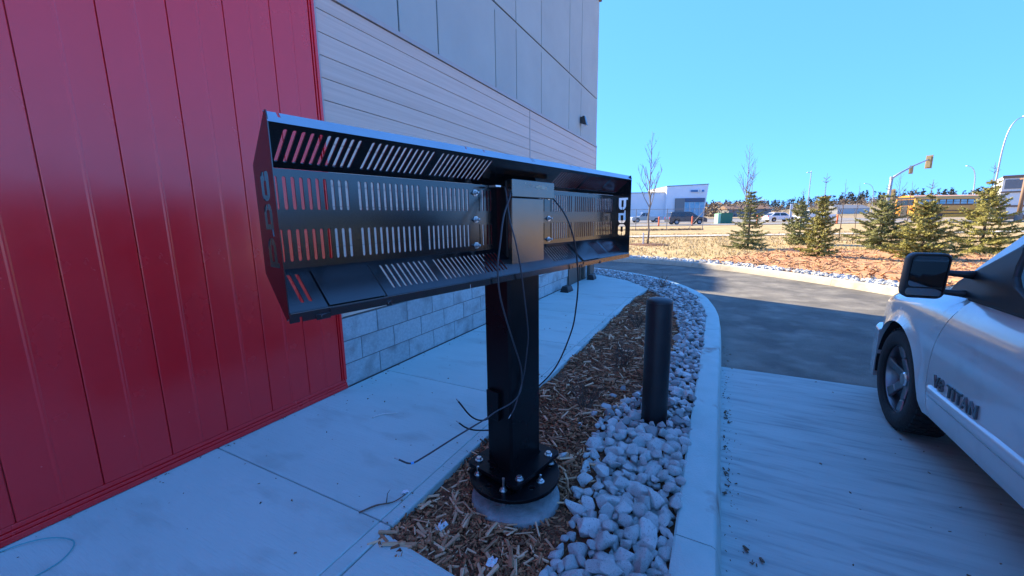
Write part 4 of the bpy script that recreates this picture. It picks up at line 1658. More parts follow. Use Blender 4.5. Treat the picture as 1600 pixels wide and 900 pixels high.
    MBT().prism([[(a + (b - 1.075) * .05, b) for a, b in g2]], lambda u, v, t: (hx + t + .10 * ((u - cyy) ** 2), Y(u), v), .000, .007).obj('wide_mirror_glass', MIRG, head)
    mb = MBT()
    for z in (1.088, .978):
        mb.tube([(hx + .06, Y(3.90), z), (hx + .06, Y(3.965), z + .003), (hx + .05, Y(4.02), z + .0), (hx + .04, Y(4.10), z - .004)], [.018, .016, .019, .030], 10)
    mb.obj('mirror_arm', TRIMB, truck, smooth='all')
    # wheels
for xc in (XW, XR):
    for sgn in (-1, 1):
        yo = YC + sgn * .808
        tp = [(.245, -.105), (.262, -.118), (.318, -.120), (.348, -.108), (.362, -.088), (.368, -.05), (.368, .05), (.362, .088), (.348, .108), (.318, .120), (.262, .118), (.245, .105)]
        ty = MBT().lathe([(r, h * sgn) for r, h in tp], (xc, yo, ZW), 'y', 48, closed=True)
        for k in range(48):      # tread blocks
            a = 2 * pi * k / 48
            for hh, da in ((-.075, 0), (-.025, .05), (.025, 0), (.075, .05)):
                c = Vector((cos(a + da), 0, sin(a + da)))
                t_ = Vector((-sin(a + da), 0, cos(a + da)))
                b0 = Vector((xc, yo + hh, ZW)) + c * .360
                e = [b0 + t_ * sx * .016 + Vector((0, sy * .020, 0)) for sx, sy in ((-1, -1), (1, -1), (1, 1), (-1, 1))]
                top = [q + c * .014 for q in e]
                ty.hexa(e, top)
        wh = ty.obj('wheel', TYRE, truck, smooth=40)
        rp_ = [(.246, .105), (.262, .104), (.262, .096), (.240, .090), (.228, .055), (.222, -.07), (.21, -.09)]
        MBT().lathe([(r, h * sgn) for r, h in rp_], (xc, yo, ZW), 'y', 40, cap=False).obj('rim', RIMM, wh, smooth=50)
        MBT().lathe([(.215, -.03), (.21, -.032), (.07, -.032), (.0, -.03)] if sgn > 0 else [(.215, .03), (.21, .032), (.07, .032), (.0, .03)], (xc, yo, ZW), 'y', 24).obj('brake', FLOORD, wh)
        sp_ = MBT()
        for k in range(6):
            a = 2 * pi * k / 6 + .26
            for r0, r1, w0, w1, h0, h1 in ((.045, .150, .034, .030, .050, .072), (.150, .236, .030, .040, .072, .090)):
                c, t_ = Vector((cos(a), 0, sin(a))), Vector((-sin(a), 0, cos(a)))
                q = []
                for (r, w, h) in ((r0, w0, h0), (r1, w1, h1)):
                    for sd in (-1, 1):
                        q.append(Vector((xc, yo, ZW)) + c * r + t_ * sd * w + Vector((0, sgn * h, 0)))
                lo = [q[0], q[1], q[3], q[2]]
                sp_.hexa([p - Vector((0, sgn * .03, 0)) for p in lo], lo)
        sp_.obj('spoke', RIMM, wh, bevel=.009)
        MBT().lathe([(.052, .03 * sgn), (.052, .062 * sgn), (.044, .070 * sgn), (.0, .072 * sgn)], (xc, yo, ZW), 'y', 24).obj('hub_cap', CHROME, wh, smooth=40)
# lettering on the door
fc = bpy.data.curves.new('badge', 'FONT')
fc.body = 'V8 TITAN'
fc.size = .105
fc.extrude = .0045
fc.bevel_depth = .0018
fc.offset = .0010
fc.space_character = 1.12
fo = bpy.data.objects.new('badge_font', fc)
COL.objects.link(fo)
bpy.context.view_layer.update()
bme = bpy.data.meshes.new_from_object(fo.evaluated_get(bpy.context.evaluated_depsgraph_get()))
bpy.data.objects.remove(fo)
xs_ = [v.co.x for v in bme.vertices]
sc_ = .455 / (max(xs_) - min(xs_))
for v in bme.vertices:
    x, y, z = v.co
    v.co = (-(x - min(xs_)) * sc_, (z + .003), y * .95)
bme.materials.append(CHROME)
bmb = bmesh.new()
bmb.from_mesh(bme)
bmb.verts.ensure_lookup_table()
order = sorted(range(len(bmb.verts)), key=lambda i: -bmb.verts[i].co.x)
bmesh.ops.remove_doubles(bmb, verts=bmb.verts, dist=1e-5)
left = set(bmb.verts)
groups_ = []
while left:
    v0 = left.pop()
    g_, stack = {v0}, [v0]
    while stack:
        v = stack.pop()
        for e in v.link_edges:
            w = e.other_vert(v)
            if w in left:
                left.discard(w)
                g_.add(w)
                stack.append(w)
    groups_.append(g_)
for g_ in sorted(groups_, key=lambda q: -max(v.co.x for v in q)):
    idx = {v: i for i, v in enumerate(g_)}
    me = bpy.data.meshes.new('badge_letter')
    me.from_pydata([v.co[:] for v in g_], [], [[idx[v] for v in f.verts] for f in bmb.faces if f.verts[0] in idx])
    me.materials.append(BADGE)
    o = link('badge_letter', me, truck)
    o.location = (3.145 - TO[0], side_w(2.9, .42) + .001, .412 - TO[2])
bmb.free()

# ------------------------------------------------------------------ spruces and bare trees
def spruce(x, y, h, hw, seed, needle, label, lean=0.0, bare_top=.18, dens=1.0):
    r = random.Random(seed)
    t = empty('spruce_tree', (x, y, -.03))
    tag(t, label, 'spruce', 'young spruces planted in the bark bed')
    top = Vector((lean, r.gauss(0, .02), h))
    MB().tube([(0, 0, -.05), top * .5, top], [.012 + h * .014, .008 + h * .007, .004], 7).obj('trunk', BARK, t, smooth='all')
    wood = MB()
    nv, nf = [], []

    def needles(p, d, L, n, w):
        d = d.normalized()
        e1 = d.orthogonal().normalized()
        e2 = d.cross(e1)
        for _ in range(n):
            a = r.uniform(0, 6.28)
            s = r.random()
            out = (e1 * cos(a) + e2 * sin(a))
            q = p + d * L * s
            tip = q + (out * r.uniform(.55, .9) + d * r.uniform(.35, .8)) * w
            sd = d.cross(out).normalized() * w * .17
            k = len(nv)
            nv.extend([q - sd, q + sd, tip])
            nf.append((k, k + 1, k + 2))

    def spray(p, d, L, lvl):
        e = p + d * L
        n = int((34 if lvl else 40) * dens * max(.5, L / .3))
        needles(p, d, L, n, .065 + .02 * r.random())
    z = h * .035
    while z < h * (1 - bare_top * .5):
        q = z / h
        Lb = hw * (1 - q) ** .82 * (1.05 if q > .08 else .8)
        nb = r.randint(5, 8) if q < .8 else r.randint(3, 5)
        a0 = r.uniform(0, 6.28)
        for k in range(nb):
            a = a0 + 2 * pi * k / nb + r.gauss(0, .18)
            L = Lb * r.uniform(.45, 1.22)
            if L < .06:
                continue
            up = -.12 + .65 * q + r.gauss(0, .08)
            d = Vector((cos(a), sin(a), up)).normalized()
            p0 = Vector((top.x * q, top.y * q, z + r.gauss(0, .02)))
            p1 = p0 + d * L * .55 + Vector((0, 0, -.04 * L))
            p2 = p0 + d * L + Vector((0, 0, .10 * L))
            wood.tube([p0, p1, p2], [.006 + .006 * L, .005, .002], 4, cap=False)
            # needles along the branch and its side twigs
            if q < 1 - bare_top:
                spray(p0.lerp(p1, .25), (p1 - p0).normalized(), L * .42, 0)
            spray(p1, (p2 - p1).normalized(), L * .50, 0)
            m = max(2, int(L / .13))
            for i in range(m):
                s = .25 + .7 * i / m
                b = p0.lerp(p1, s / .55) if s < .55 else p1.lerp(p2, (s - .55) / .45)
                for sd in (-1, 1):
                    sv = Vector((-sin(a), cos(a), 0)) * sd
                    dd = (d * .75 + sv * .8 + Vector((0, 0, r.gauss(.0, .2)))).normalized()
                    spray(b, dd, L * (1 - s * .75) * r.uniform(.30, .48), 1)
        z += h * r.uniform(.045, .062) * (1 if q < .75 else 1.5)
    needles(top * .86, (top * .14), h * .14, int(26 * dens), .05)
    tip = top + Vector((lean * .35, r.gauss(0, .02), h * .13))
    wood.tube([top, tip], [.007, .003], 5)
    needles(top, tip - top, (tip - top).length, 26, .030)
    for q in (.0, .35):
        a0 = r.uniform(0, 6.28)
        for k in range(4):
            a = a0 + 1.57 * k + r.gauss(0, .2)
            b = top.lerp(tip, q)
            e = b + Vector((cos(a), sin(a), .75)).normalized() * h * (.075 - .05 * q) * r.uniform(.7, 1.2)
            wood.tube([b, e], [.005, .002], 4)
            needles(b, e - b, (e - b).length, 14, .032)
    tag(wood.obj('branches', BARK, t), kind='stuff')
    me = bpy.data.meshes.new('crown')
    me.from_pydata([(v.x, -v.y, v.z) for v in nv], [], nf)
    me.materials.append(needle)
    o = link('crown', me, t)
    return t


spruce(20.5, 3.98, 3.0, .92, 11, NEEDLE_B, 'thin loose spruce with a long bent leader, nearest the white building', lean=.18, bare_top=.32, dens=.8)
spruce(24.4, 6.4, 2.42, 1.0, 12, NEEDLE_B, 'bluish green spruce half hidden behind a narrow yellowish spruce', bare_top=.2)
spruce(17.1, 5.9, 2.5, .74, 13, NEEDLE_Y, 'narrow yellowish green spruce with a bare spiky top', bare_top=.38, dens=1.1)
spruce(22.0, 8.85, 2.42, 1.25, 14, NEEDLE_B, 'broad dark green spruce in front of the traffic signal pole', bare_top=.25)
spruce(17.3, 8.6, 2.2, 1.0, 15, NEEDLE_Y, 'bright yellow green cone shaped spruce above the truck mirror', bare_top=.16, dens=1.2)
spruce(20.9, 11.4, 2.85, 1.25, 16, NEEDLE_Y, 'tall spruce in front of the white banded building', bare_top=.22)
spruce(21.5, 13.6, 2.0, 1.0, 17, NEEDLE_Y, 'spruce at the right edge, mostly beyond the truck windscreen', bare_top=.2)


def bare_tree(x, y, h, hw, seed, label, m=ASPEN, n=16, r0=.035, low=.3):
    r = random.Random(seed)
    t = empty('bare_tree', (x, y, zt(x, y) - .03))
    tag(t, label, 'tree', 'leafless young trees on the lawn')
    pts_ = [Vector((0, 0, 0))]
    for i in range(8):
        pts_.append(Vector((r.gauss(0, .015) * h * .3, r.gauss(0, .015) * h * .3, h * (i + 1) / 8)))
    MB().tube(pts_, [r0 * (1 - .88 * i / 8) for i in range(9)], 7).obj('trunk', m, t, smooth='all')
    mb = MB()
    for k in range(n):
        q = low + (1 - low) * .92 * (k + r.random()) / n
        i = int(q * 8)
        p = pts_[i].lerp(pts_[min(8, i + 1)], q * 8 - i)
        a = r.uniform(0, 6.28)
        L = hw * 1.5 * (1.12 - q) * r.uniform(.7, 1.1)
        d = Vector((cos(a) * .6, sin(a) * .6, 1)).normalized()
        p1 = p + d * L * .5
        d2 = (d + Vector((0, 0, .35))).normalized()
        p2 = p1 + d2 * L * .6
        rb = r0 * .55 * (1.15 - q)
        mb.tube([p, p1, p2], [rb, rb * .7, rb * .25], 5)
        for s in range(5):
            b = p.lerp(p2, r.uniform(.3, .95))
            e = b + (d2 + Vector((r.gauss(0, .45), r.gauss(0, .45), .1))).normalized() * L * r.uniform(.2, .42)
            mb.tube([b, e], [rb * .5, rb * .25], 3)
    mb.obj('crown', m, t)
    return t


bare_tree(22.0, -.5, 5.7, 1.25, 21, 'tall pale leafless tree in front of the white building', n=20, r0=.055)
bare_tree(30.5, 4.25, 5.9, 1.5, 22, 'leafless tree with upright branches behind the thin loose spruce', n=22, r0=.05, low=.35)
bare_tree(27.3, 8.6, 3.3, .5, 23, 'thin leafless sapling, leftmost of the slim saplings beyond the spruces', m=TWIG, n=8, r0=.03, low=.35)
bare_tree(25.7, 8.8, 3.0, .35, 24, 'thin leafless sapling beside the broad dark green spruce', m=TWIG, n=8, r0=.02, low=.35)
bare_tree(27.5, 10.8, 3.5, .8, 25, 'many branched leafless sapling behind the bright yellow green spruce', m=TWIG, n=16, r0=.03, low=.25)
bare_tree(26.2, 10.9, 3.0, .6, 26, 'leafless sapling between the two widest spruces', m=TWIG, n=12, r0=.025, low=.25)
# ring of dark bark round the tall tree and its white guard
ring = MB()
k = 40
ring.grid([[(22.0 + rr_ * cos(2 * pi * i / k) * (1 + .08 * sin(i * 2.3)), -.5 + rr_ * sin(2 * pi * i / k) * (1 + .08 * sin(i * 1.7)), zt(22, -.5) - .02 + zz) for i in range(k + 1)] for rr_, zz in ((.05, .07), (.5, .06), (.95, .035), (1.05, .0))])
tag(ring.obj('tree_ring', MULCH, smooth='all'), 'dark bark ring round the foot of the pale leafless tree', kind='structure')
gx, gy = 21.9, -.72
tag(MB().tube([(gx, gy, 0), (gx, gy, .62)], .035, 8).obj('tree_stake', WHITEP), 'short white stake beside the pale leafless tree', 'stake')


# ------------------------------------------------------------------ far side: path, fence, road, vehicles
def B(t, dep):
    """bearing tangent t to the right of straight ahead, dep metres away"""
    return FW(1.016 * dep, t * dep)


def ribbon(name, d0, d1, l0, l1, dz, m, label, n=60):
    rows = []
    for d in (d0, (d0 + d1) / 2, d1):
        rows.append([(*FW(d, l), zt(*FW(d, l)) - .02 + dz) for l in np.linspace(l0, l1, n)])
    return tag(MB().grid(rows).obj(name, m, smooth='all'), label, kind='structure')


ribbon('path', 29.0, 30.9, -12, 60, .05, PATHM, 'pale concrete path crossing the lawn')
ribbon('road', 46.5, 60, -60, 120, .05, ROADM, 'grey main road beyond the fence')
ribbon('far_lot', 66, 106, -60, 80, .04, ROADM, 'grey car lot in front of the white building')
for d in (47.0, 59.4):
    rows = [[(*FW(d + a, l), zt(*FW(d, l)) - .02 + .06) for l in np.linspace(-60, 120, 60)] for a in (0, .14)]
    tag(MB().grid(rows).obj('road_marking', WHITE), 'white edge line of the main road', kind='structure')
rows = [[(*FW(53.2 + a, l), zt(*FW(53, l)) - .02 + .06) for l in np.linspace(-60, 120, 60)] for a in (0, .14)]
tag(MB().grid(rows).obj('road_marking', BUSY), 'yellow centre line of the main road', kind='structure')

# chain link fence
fe = empty('wire_fence', (*B(.40, 38.5), zt(*B(.40, 38.5)) - .02), 0)
tag(fe, 'open wire mesh fence with grey posts between lawn and road', 'fence')
FO = B(.40, 38.5)


class MBF(MB):
    def obj(s, name, mats, parent=None, **k):
        zz = zt(*FO) - .02
        s.v = [(x - FO[0], y - FO[1], z - zz) for x, y, z in s.v]
        return MB.obj(s, name, mats, parent, **k)


fl = [-3.2, -.1, 3, 6.1, 9.2, 12.1, 15.1, 18.6]
zf = zt(*FO) - .02
FD = 39.1
for l in fl:
    p = FW(FD, l)
    MBF().tube([(*p, zf - .1), (*p, zf + 2.05)], .032, 8).obj('post', FENCEM, fe)
mb = MBF()
for zz in (.06, 2.0):
    mb.tube([(*FW(FD, fl[0]), zf + zz), (*FW(FD, fl[-1]), zf + zz)], .02, 6)
mb.obj('rail', FENCEM, fe)
mb = MBF().tube([(*FW(FD, 17.1), zf), (*FW(FD, 18.6), zf + 1.75)], .03, 6)
mb.obj('brace', FENCEM, fe)
mb = MBF()
L = fl[-1] - fl[0]
st_ = .17
n = int(L / st_)
for k in range(-11, n + 1):
    for dr_ in (1, -1):
        a0 = fl[0] + k * st_ if dr_ == 1 else fl[0] + k * st_ + 1.94
        a1 = a0 + 1.94 * dr_
        z0, z1 = zf + .06, zf + 2.0
        for (u, v) in (((a0, z0), (a1, z1)),):
            (ua, za), (ub, zb_) = u, v
            if ua > ub:
                ua, za, ub, zb_ = ub, zb_, ua, za
            lo, hi = max(ua, fl[0]), min(ub, fl[-1])
            if hi - lo < .05:
                continue
            fz = lambda q: za + (zb_ - za) * (q - ua) / (ub - ua)
            p, q = FW(FD, lo), FW(FD, hi)
            mb.tube([(*p, fz(lo)), (*q, fz(hi))], .0032, 3, cap=False)
tag(mb.obj('mesh_wire', FENCEM, fe), kind='stuff')
# dirty grass at the foot of the fence
def fence_grass():
    l = random.uniform(fl[0], fl[-1])
    return FW(FD + random.gauss(0, .12), l)


tufts(900, fence_grass, lambda x, y: zt(x, y) - .03, 'fence_weeds', TWIG, h=(.08, .28))


def place(o, t, dep, heading, dz=0.0):
    """heading in degrees from 'to the right', anticlockwise seen from above in the written frame"""
    x, y = B(t, dep)
    ang = atan2(.8883, .4592) + radians(heading)
    o.location = (x, -y, zt(x, y) - .02 + .05 + dz)
    o.rotation_euler = (0, 0, -ang)
    return o


def wheels(root, xs, half, r, m=TYRE):
    for x in xs:
        for sd in (-1, 1):
            w = MB().lathe([(r * .6, -.09), (r * .97, -.1), (r, -.07), (r, .07), (r * .97, .1), (r * .6, .09)], (x, sd * half, r), 'y', 24, closed=True).obj('wheel', m, root, smooth=40)
            MB().lathe([(r * .62, .06 * sd), (r * .60, .075 * sd), (r * .25, .05 * sd), (0, .06 * sd)], (x, sd * half, r), 'y', 18).obj('rim', RIMM, w, smooth=40)


def car(name, L, Wd, lower, cabin, m, wheel_x, wr, glass_splits, inset=.13):
    """lower: side outline of the body (x, z); cabin: 4 points base rear, base front, top front, top rear"""
    root = empty(name)
    MB().prism([lower], lambda u, v, t: (u, t, v), -Wd / 2, Wd / 2).obj('body', m, root, bevel=.06, segs=3)
    (xa, za), (xb, zb_), (xc, zc), (xd, zd) = cabin
    h0, h1 = Wd / 2 - .05, Wd / 2 - .05 - inset
    mb = MB()
    mb.add([(xa, -h0, za), (xb, -h0, zb_), (xc, -h1, zc), (xd, -h1, zd), (xa, h0, za), (xb, h0, zb_), (xc, h1, zc), (xd, h1, zd)],
           [(0, 1, 2, 3), (4, 7, 6, 5), (3, 2, 6, 7), (0, 3, 7, 4), (1, 5, 6, 2), (0, 4, 5, 1)])
    mb.obj('cabin', m, root, bevel=.05, segs=3)
    for sd in (-1, 1):
        for a, b in glass_splits:
            def P(s, k):
                x0, x1 = xa + (xb - xa) * s, xd + (xc - xd) * s
                z0, z1 = za + (zb_ - za) * s, zd + (zc - zd) * s
                kk = .10 + .78 * k
                return (x0 + (x1 - x0) * kk, sd * (h0 + (h1 - h0) * kk + .012), z0 + (z1 - z0) * kk)
            q = [P(a, 0), P(b, 0), P(b, 1), P(a, 1)]
            q2 = [(x, y - sd * .02, z) for x, y, z in q]
            MB().hexa(q2, q).obj('window', GLASS, root)
    for (p, q, nm) in (((xb, zb_), (xc, zc), 'windscreen'), ((xa, za), (xd, zd), 'rear_window')):
        s = .012 if nm == 'windscreen' else -.012
        a = (p[0] + (q[0] - p[0]) * .1 + s, p[1] + (q[1] - p[1]) * .1)
        b = (p[0] + (q[0] - p[0]) * .88 + s, p[1] + (q[1] - p[1]) * .88)
        MB().hexa([(a[0] - s * 2, -h0 + .1, a[1]), (a[0] - s * 2, h0 - .1, a[1]), (b[0] - s * 2, h1 - .08, b[1]), (b[0] - s * 2, -h1 + .08, b[1])],
                  [(a[0], -h0 + .1, a[1]), (a[0], h0 - .1, a[1]), (b[0], h1 - .08, b[1]), (b[0], -h1 + .08, b[1])]).obj(nm, GLASS, root)
    wheels(root, wheel_x, Wd / 2 - .10, wr)
    for sd in (-1, 1):
        xf = max(p[0] for p in lower)
        xr = min(p[0] for p in lower)
        MB().box(xf - .14, xf + .012, sd * (Wd / 2 - .22) - .14, sd * (Wd / 2 - .22) + .14, .62, .76).obj('headlight', HEADL, root, bevel=.02)
        MB().box(xr - .012, xr + .10, sd * (Wd / 2 - .14) - .09, sd * (Wd / 2 - .14) + .09, .70, .98).obj('tail_light', TAILR, root, bevel=.02)
        MB().box(xb - .55, xb - .42, sd * (Wd / 2 + .07) - .07, sd * (Wd / 2 + .07) + .07, zb_ + .02, zb_ + .16).obj('mirror', m, root, bevel=.03)
    return root


def wheel_cut(xs, r, z0=.24):
    """bottom outline with wheel arches, front to back"""
    out = []
    for x in sorted(xs, reverse=True):
        for k in range(0, 181, 20):
            a = radians(k)
            z = .36 + r * sin(a)
            out.append((x + r * cos(a), max(z0, z)))
    return out


# dark people carrier heading right
wx = [-1.5, 1.45]
low = [(-2.42, .32), (-2.46, .70), (-2.40, 1.02), (1.15, 1.02), (1.9, .94), (2.38, .80), (2.46, .58), (2.44, .28)] + wheel_cut(wx, .40)
suv = car('minivan', 4.9, 1.9, low, ((-2.36, 1.0), (1.35, 1.0), (.45, 1.60), (-2.18, 1.62)), SUVP, wx, .35, ((.06, .30), (.33, .60), (.63, .90)))
tag(suv, 'dark grey minivan driving to the right on the main road', 'minivan')
place(suv, .439, 52.5, 0)
MB().box(-1.9, .3, -.6, .6, 1.615, 1.65).obj('roof_rack', BUSB, suv, bevel=.01)
# silver pickup in the lot
wx = [-1.75, 1.75]
low = [(-2.85, .42), (-2.88, 1.05), (-.55, 1.05), (-.5, 1.10), (1.35, 1.10), (2.6, 1.02), (2.78, .8), (2.78, .34)] + wheel_cut(wx, .44)
pk = car('pickup', 5.6, 1.95, low, ((-.55, 1.08), (1.45, 1.08), (.75, 1.78), (-.40, 1.80)), PICKP, wx, .40, ((.08, .46), (.52, .92)))
tag(pk, 'silver pickup parked in the lot before the white building', 'pickup')
place(pk, .338, 74, 180)
# white car further along the road
wx = [-1.35, 1.35]
low = [(-2.2, .30), (-2.24, .8), (-2.1, .95), (1.05, .93), (2.1, .78), (2.22, .5), (2.2, .25)] + wheel_cut(wx, .37)
wc = car('white_car', 4.4, 1.8, low, ((-1.9, .93), (1.2, .92), (.45, 1.42), (-1.25, 1.44)), WHITEP, wx, .32, ((.08, .46), (.5, .92)))
tag(wc, 'white car on the main road behind the thin loose spruce', 'car')
place(wc, .675, 63, 0)
low = [(-2.85, .42), (-2.88, 1.05), (-.55, 1.05), (-.5, 1.10), (1.35, 1.10), (2.6, 1.02), (2.78, .8), (2.78, .34)] + wheel_cut([-1.75, 1.75], .44)
w2 = car('white_pickup', 5.6, 1.95, low, ((-.55, 1.08), (1.45, 1.08), (.75, 1.78), (-.40, 1.80)), WHITEP, [-1.75, 1.75], .40, ((.08, .46), (.52, .92)))
tag(w2, 'pale pickup on the road between the bluish and the narrow yellowish spruce', 'pickup')
place(w2, .760, 64, 180)

# school bus
bus = empty('school_bus')
tag(bus, 'yellow school bus with black rails passing behind the spruces', 'school bus')
sec = [(-1.2, .55), (-1.22, 1.0), (-1.22, 2.3), (-1.14, 2.75), (-.9, 2.98), (-.45, 3.09), (0, 3.12)]
sec = sec + [(-a, b) for a, b in reversed(sec[:-1])]
MB().prism([sec], lambda u, v, t: (t, u, v), -5.6, 4.0).obj('body', BUSY, bus, smooth=30)
hs_ = [(-1.05, .5), (-1.1, 1.0), (-1.0, 1.5), (-.6, 1.65), (.6, 1.65), (1.0, 1.5), (1.1, 1.0), (1.05, .5)]
MB().prism([hs_], lambda u, v, t: (t, u * (1 - .10 * max(0, t - 4.0)), v - .08 * max(0, t - 4.0)), 4.002, 5.6).obj('hood', BUSY, bus, bevel=.08)
for sd in (-1, 1):
    for z in (.92, 1.28, 1.92):
        MB().box(-5.6, 4.0, min(sd * 1.219, sd * 1.25), max(sd * 1.219, sd * 1.25), z, z + .09).obj('rub_rail', BUSB, bus)
    for k in range(11):
        x = -5.3 + k * .82
        f_ = MB().box(x, x + .76, min(sd * 1.19, sd * 1.235), max(sd * 1.19, sd * 1.235), 2.04, 2.60).obj('window_frame', BUSB, bus)
        MB().box(x + .04, x + .72, min(sd * 1.2, sd * 1.242), max(sd * 1.2, sd * 1.242), 2.34, 2.56).obj('pane', BGLASS, f_)
        MB().box(x + .04, x + .72, min(sd * 1.2, sd * 1.242), max(sd * 1.2, sd * 1.242), 2.07, 2.31).obj('pane', BGLASS, f_)
MB().box(3.99, 4.02, -1.0, 1.0, 1.75, 2.7).obj('windscreen', GLASS, bus)
wheels(bus, (-3.1, 4.75), 1.0, .50)
MB().box(-4.0, -2.2, -1.235, 1.235, .50, .90).obj('wheel_arch', BUSB, bus)
MB().box(-6.0, -5.6, -1.1, 1.1, .5, .75).obj('bumper', BUSB, bus)
for a, b in ((-1.0, -.42), (-.36, .36), (.42, 1.0)):
    MB().box(-5.63, -5.595, a, b, 1.95, 2.62).obj('rear_window', GLASS, bus)
MB().box(-5.64, -5.6, -.40, .40, .78, 1.90).obj('rear_door', BUSB, bus)
MB().box(-5.63, -5.6, -1.05, 1.05, 2.68, 2.9).obj('sign_band', BUSB, bus)
for sd in (-1, 1):
    MB().lathe([(.10, 0), (.10, -.05), (0, -.06)], (-5.6, sd * .85, 1.55), 'x', 12).obj('tail_light', TAILR, bus)
place(bus, 1.105, 47.5, 0)

# traffic signal on a mast arm
sig = empty('traffic_signal')
tag(sig, 'traffic signal with three yellow heads on a grey mast arm', 'traffic signal')
px_, py_ = B(.942, 42)
sig.location = (px_, -py_, zt(px_, py_))
ang = atan2(.8883, .4592)
sig.rotation_euler = (0, 0, -ang + radians(12))
MB().tube([(0, 0, -.1), (.06, 0, 2.5), (.14, 0, 4.85)], [.17, .15, .13], 12).obj('pole', STEEL, sig, smooth='all')
MB().tube([(.10, 0, 4.70), (1.3, 0, 5.35), (2.7, 0, 5.98), (4.5, 0, 6.62), (4.75, 0, 6.70)], [.11, .10, .085, .07, .065], 10).obj('arm', STEEL, sig, smooth='all')
MB().lathe([(.16, 0), (.16, .25), (0, .27)], (.13, 0, 4.65), 'z', 12).obj('collar', STEEL, sig)


def sig_head(x, y, z, s, yaw):
    o = empty('signal_head')
    o.parent = sig
    o.location = (x, -y, z)
    o.rotation_euler = (0, 0, -yaw)
    MB().box(-.02 * s, .02 * s, -.28 * s, .28 * s, -.68 * s, .68 * s).obj('backplate', SIGY, o, bevel=.02)
    MB().box(-.16 * s, -.03 * s, -.17 * s, .17 * s, -.56 * s, .56 * s).obj('housing', SIGY, o, bevel=.02)
    mb = MB()
    for k in (-1, 0, 1):
        MBL = [(.13 * s, .022 * s), (.125 * s, .03 * s), (.08 * s, .045 * s), (0, .05 * s)]
        mb.lathe(MBL, (0, 0, k * .36 * s), 'x', 16)
    mb.obj('lens', LENSR, o, smooth=40)
    mb = MB()
    for k in (-1, 0, 1):
        rows = []
        for q in (.022, .26):
            rows.append([(q * s, .15 * s * cos(radians(a)), k * .36 * s + .15 * s * sin(radians(a)) - (q - .02) * .2) for a in range(-10, 191, 20)])
        mb.grid(rows)
        mb.grid([[(x, y * .93, z - .006) for x, y, z in r] for r in rows])
    mb.obj('visor', BUSB, o)
    return o


sig_head(4.85, 0, 6.45, 1.0, radians(-18))
sig_head(2.55, 0, 5.62, .62, radians(-40))
sig_head(.52, 0, 3.05, .85, radians(-18))


def lamp(t, dep, h, arm, label, r=.10, head=-1, m=STEEL, bend=.5):
    x, y = B(t, dep)
    o = empty('street_lamp', (x, y, zt(x, y)), atan2(.8883, .4592))
    tag(o, label, 'street lamp', 'street lamps along the main road')
    P = [(0, 0, -.1), (0, 0, h * .45), (arm * .04, 0, h * .72), (arm * .22, 0, h * .88), (arm * .55, 0, h * .965), (arm, 0, h)]
    if bend == 0:
        P = [(0, 0, -.1), (0, 0, h * .5), (0, 0, h - .05), (arm * .15, 0, h), (arm, 0, h)]
    MB().tube(catmull(P, 5), [r * (1 - .6 * i / (5 * (len(P) - 1))) for i in range(5 * (len(P) - 1) + 1)], 8).obj('pole', m, o, smooth='all')
    mb = MB()
    q = arm + .30 * (1 if arm > 0 else -1)
    a, b = min(arm * .97, q), max(arm * .97, q)
    mb.hexa([(a, -.16, h - .06), (b, -.13, h - .04), (b, .13, h - .04), (a, .16, h - .06)], [(a, -.12, h + .06), (b, -.08, h + .03), (b, .08, h + .03), (a, .12, h + .06)])
    lh = mb.obj('lamp_head', m, o, bevel=.02)
    MB().box(a + .05, b - .05, -.09, .09, h - .07, h - .062).obj('lens', HEADL, lh)
    return o


lamp(1.205, 40, 10.3, 1.55, 'tall curved street lamp rising above the tallest spruce', r=.08)
lamp(1.153, 70, 9.0, -1.7, 'curved street lamp behind the yellow school bus', r=.10)
lamp(.743, 80, 9.2, -.55, 'straight street lamp with a short flat head above the bluish spruce', r=.10, bend=0)
lamp(.905, 110, 9.0, -2.6, 'distant faint curved lamp left of the traffic signal', r=.09)

# utility box
ub = empty('utility_cabinet', (*B(.533, 56), zt(*B(.533, 56)) - .02), atan2(.8883, .4592))
tag(ub, 'green utility cabinet with a pale green end beside the road', 'utility cabinet')
MB().box(-.55, 1.05, -.6, .6, 0, 1.45).obj('cabinet', GREENB, ub, bevel=.03)
MB().box(-.95, -.56, -.55, .55, 0, 1.4).obj('end_panel', GREENL, ub, bevel=.03)
MB().box(-.57, 1.07, -.64, .64, 1.452, 1.50).obj('lid', GREENB, ub, bevel=.01)
for k, (t, dep, lb) in enumerate(((.372, 46, 'orange marker post at the rear of the dark minivan'), (.456, 46, 'orange marker post in front of the dark minivan'),
                                  (.62, 46, 'orange marker post behind the thin loose spruce'), (.822, 46, 'orange marker post behind the slim sapling'))):
    x, y = B(t, dep)
    o = empty('marker_post', (x, y, zt(x, y) - .02))
    tag(o, lb, 'marker post', 'orange marker posts along the road')
    MB().lathe([(.19, 0), (.19, .05), (.05, .07)], (0, 0, 0), 'z', 16).obj('base', BUSB, o)
    MB().lathe([(.085, .06), (.08, 1.05), (.05, 1.10), (0, 1.11)], (0, 0, 0), 'z', 14).obj('tube', ORANGE, o, smooth=40)
# white board on a post
x, y = B(.703, 50)
sg = empty('sign_board', (x, y, zt(x, y)), atan2(.8883, .4592))
tag(sg, 'small blank white board on a post by the road, left of the bluish spruce', 'sign')
MB().box(-.16, .16, -.02, .02, .8, 2.4).obj('board', WHITEP, sg, bevel=.01)
MB().tube([(0, .05, -.1), (0, .05, 2.3)], .04, 8).obj('post', STEEL, sg)

class MBY(MB):
    """front towards the drive: local depth runs away from it"""

    def obj(s, name, mats, parent=None, **k):
        s.v = [(x, -y, z) for x, y, z in s.v]
        return MB.obj(s, name, mats, parent, **k)


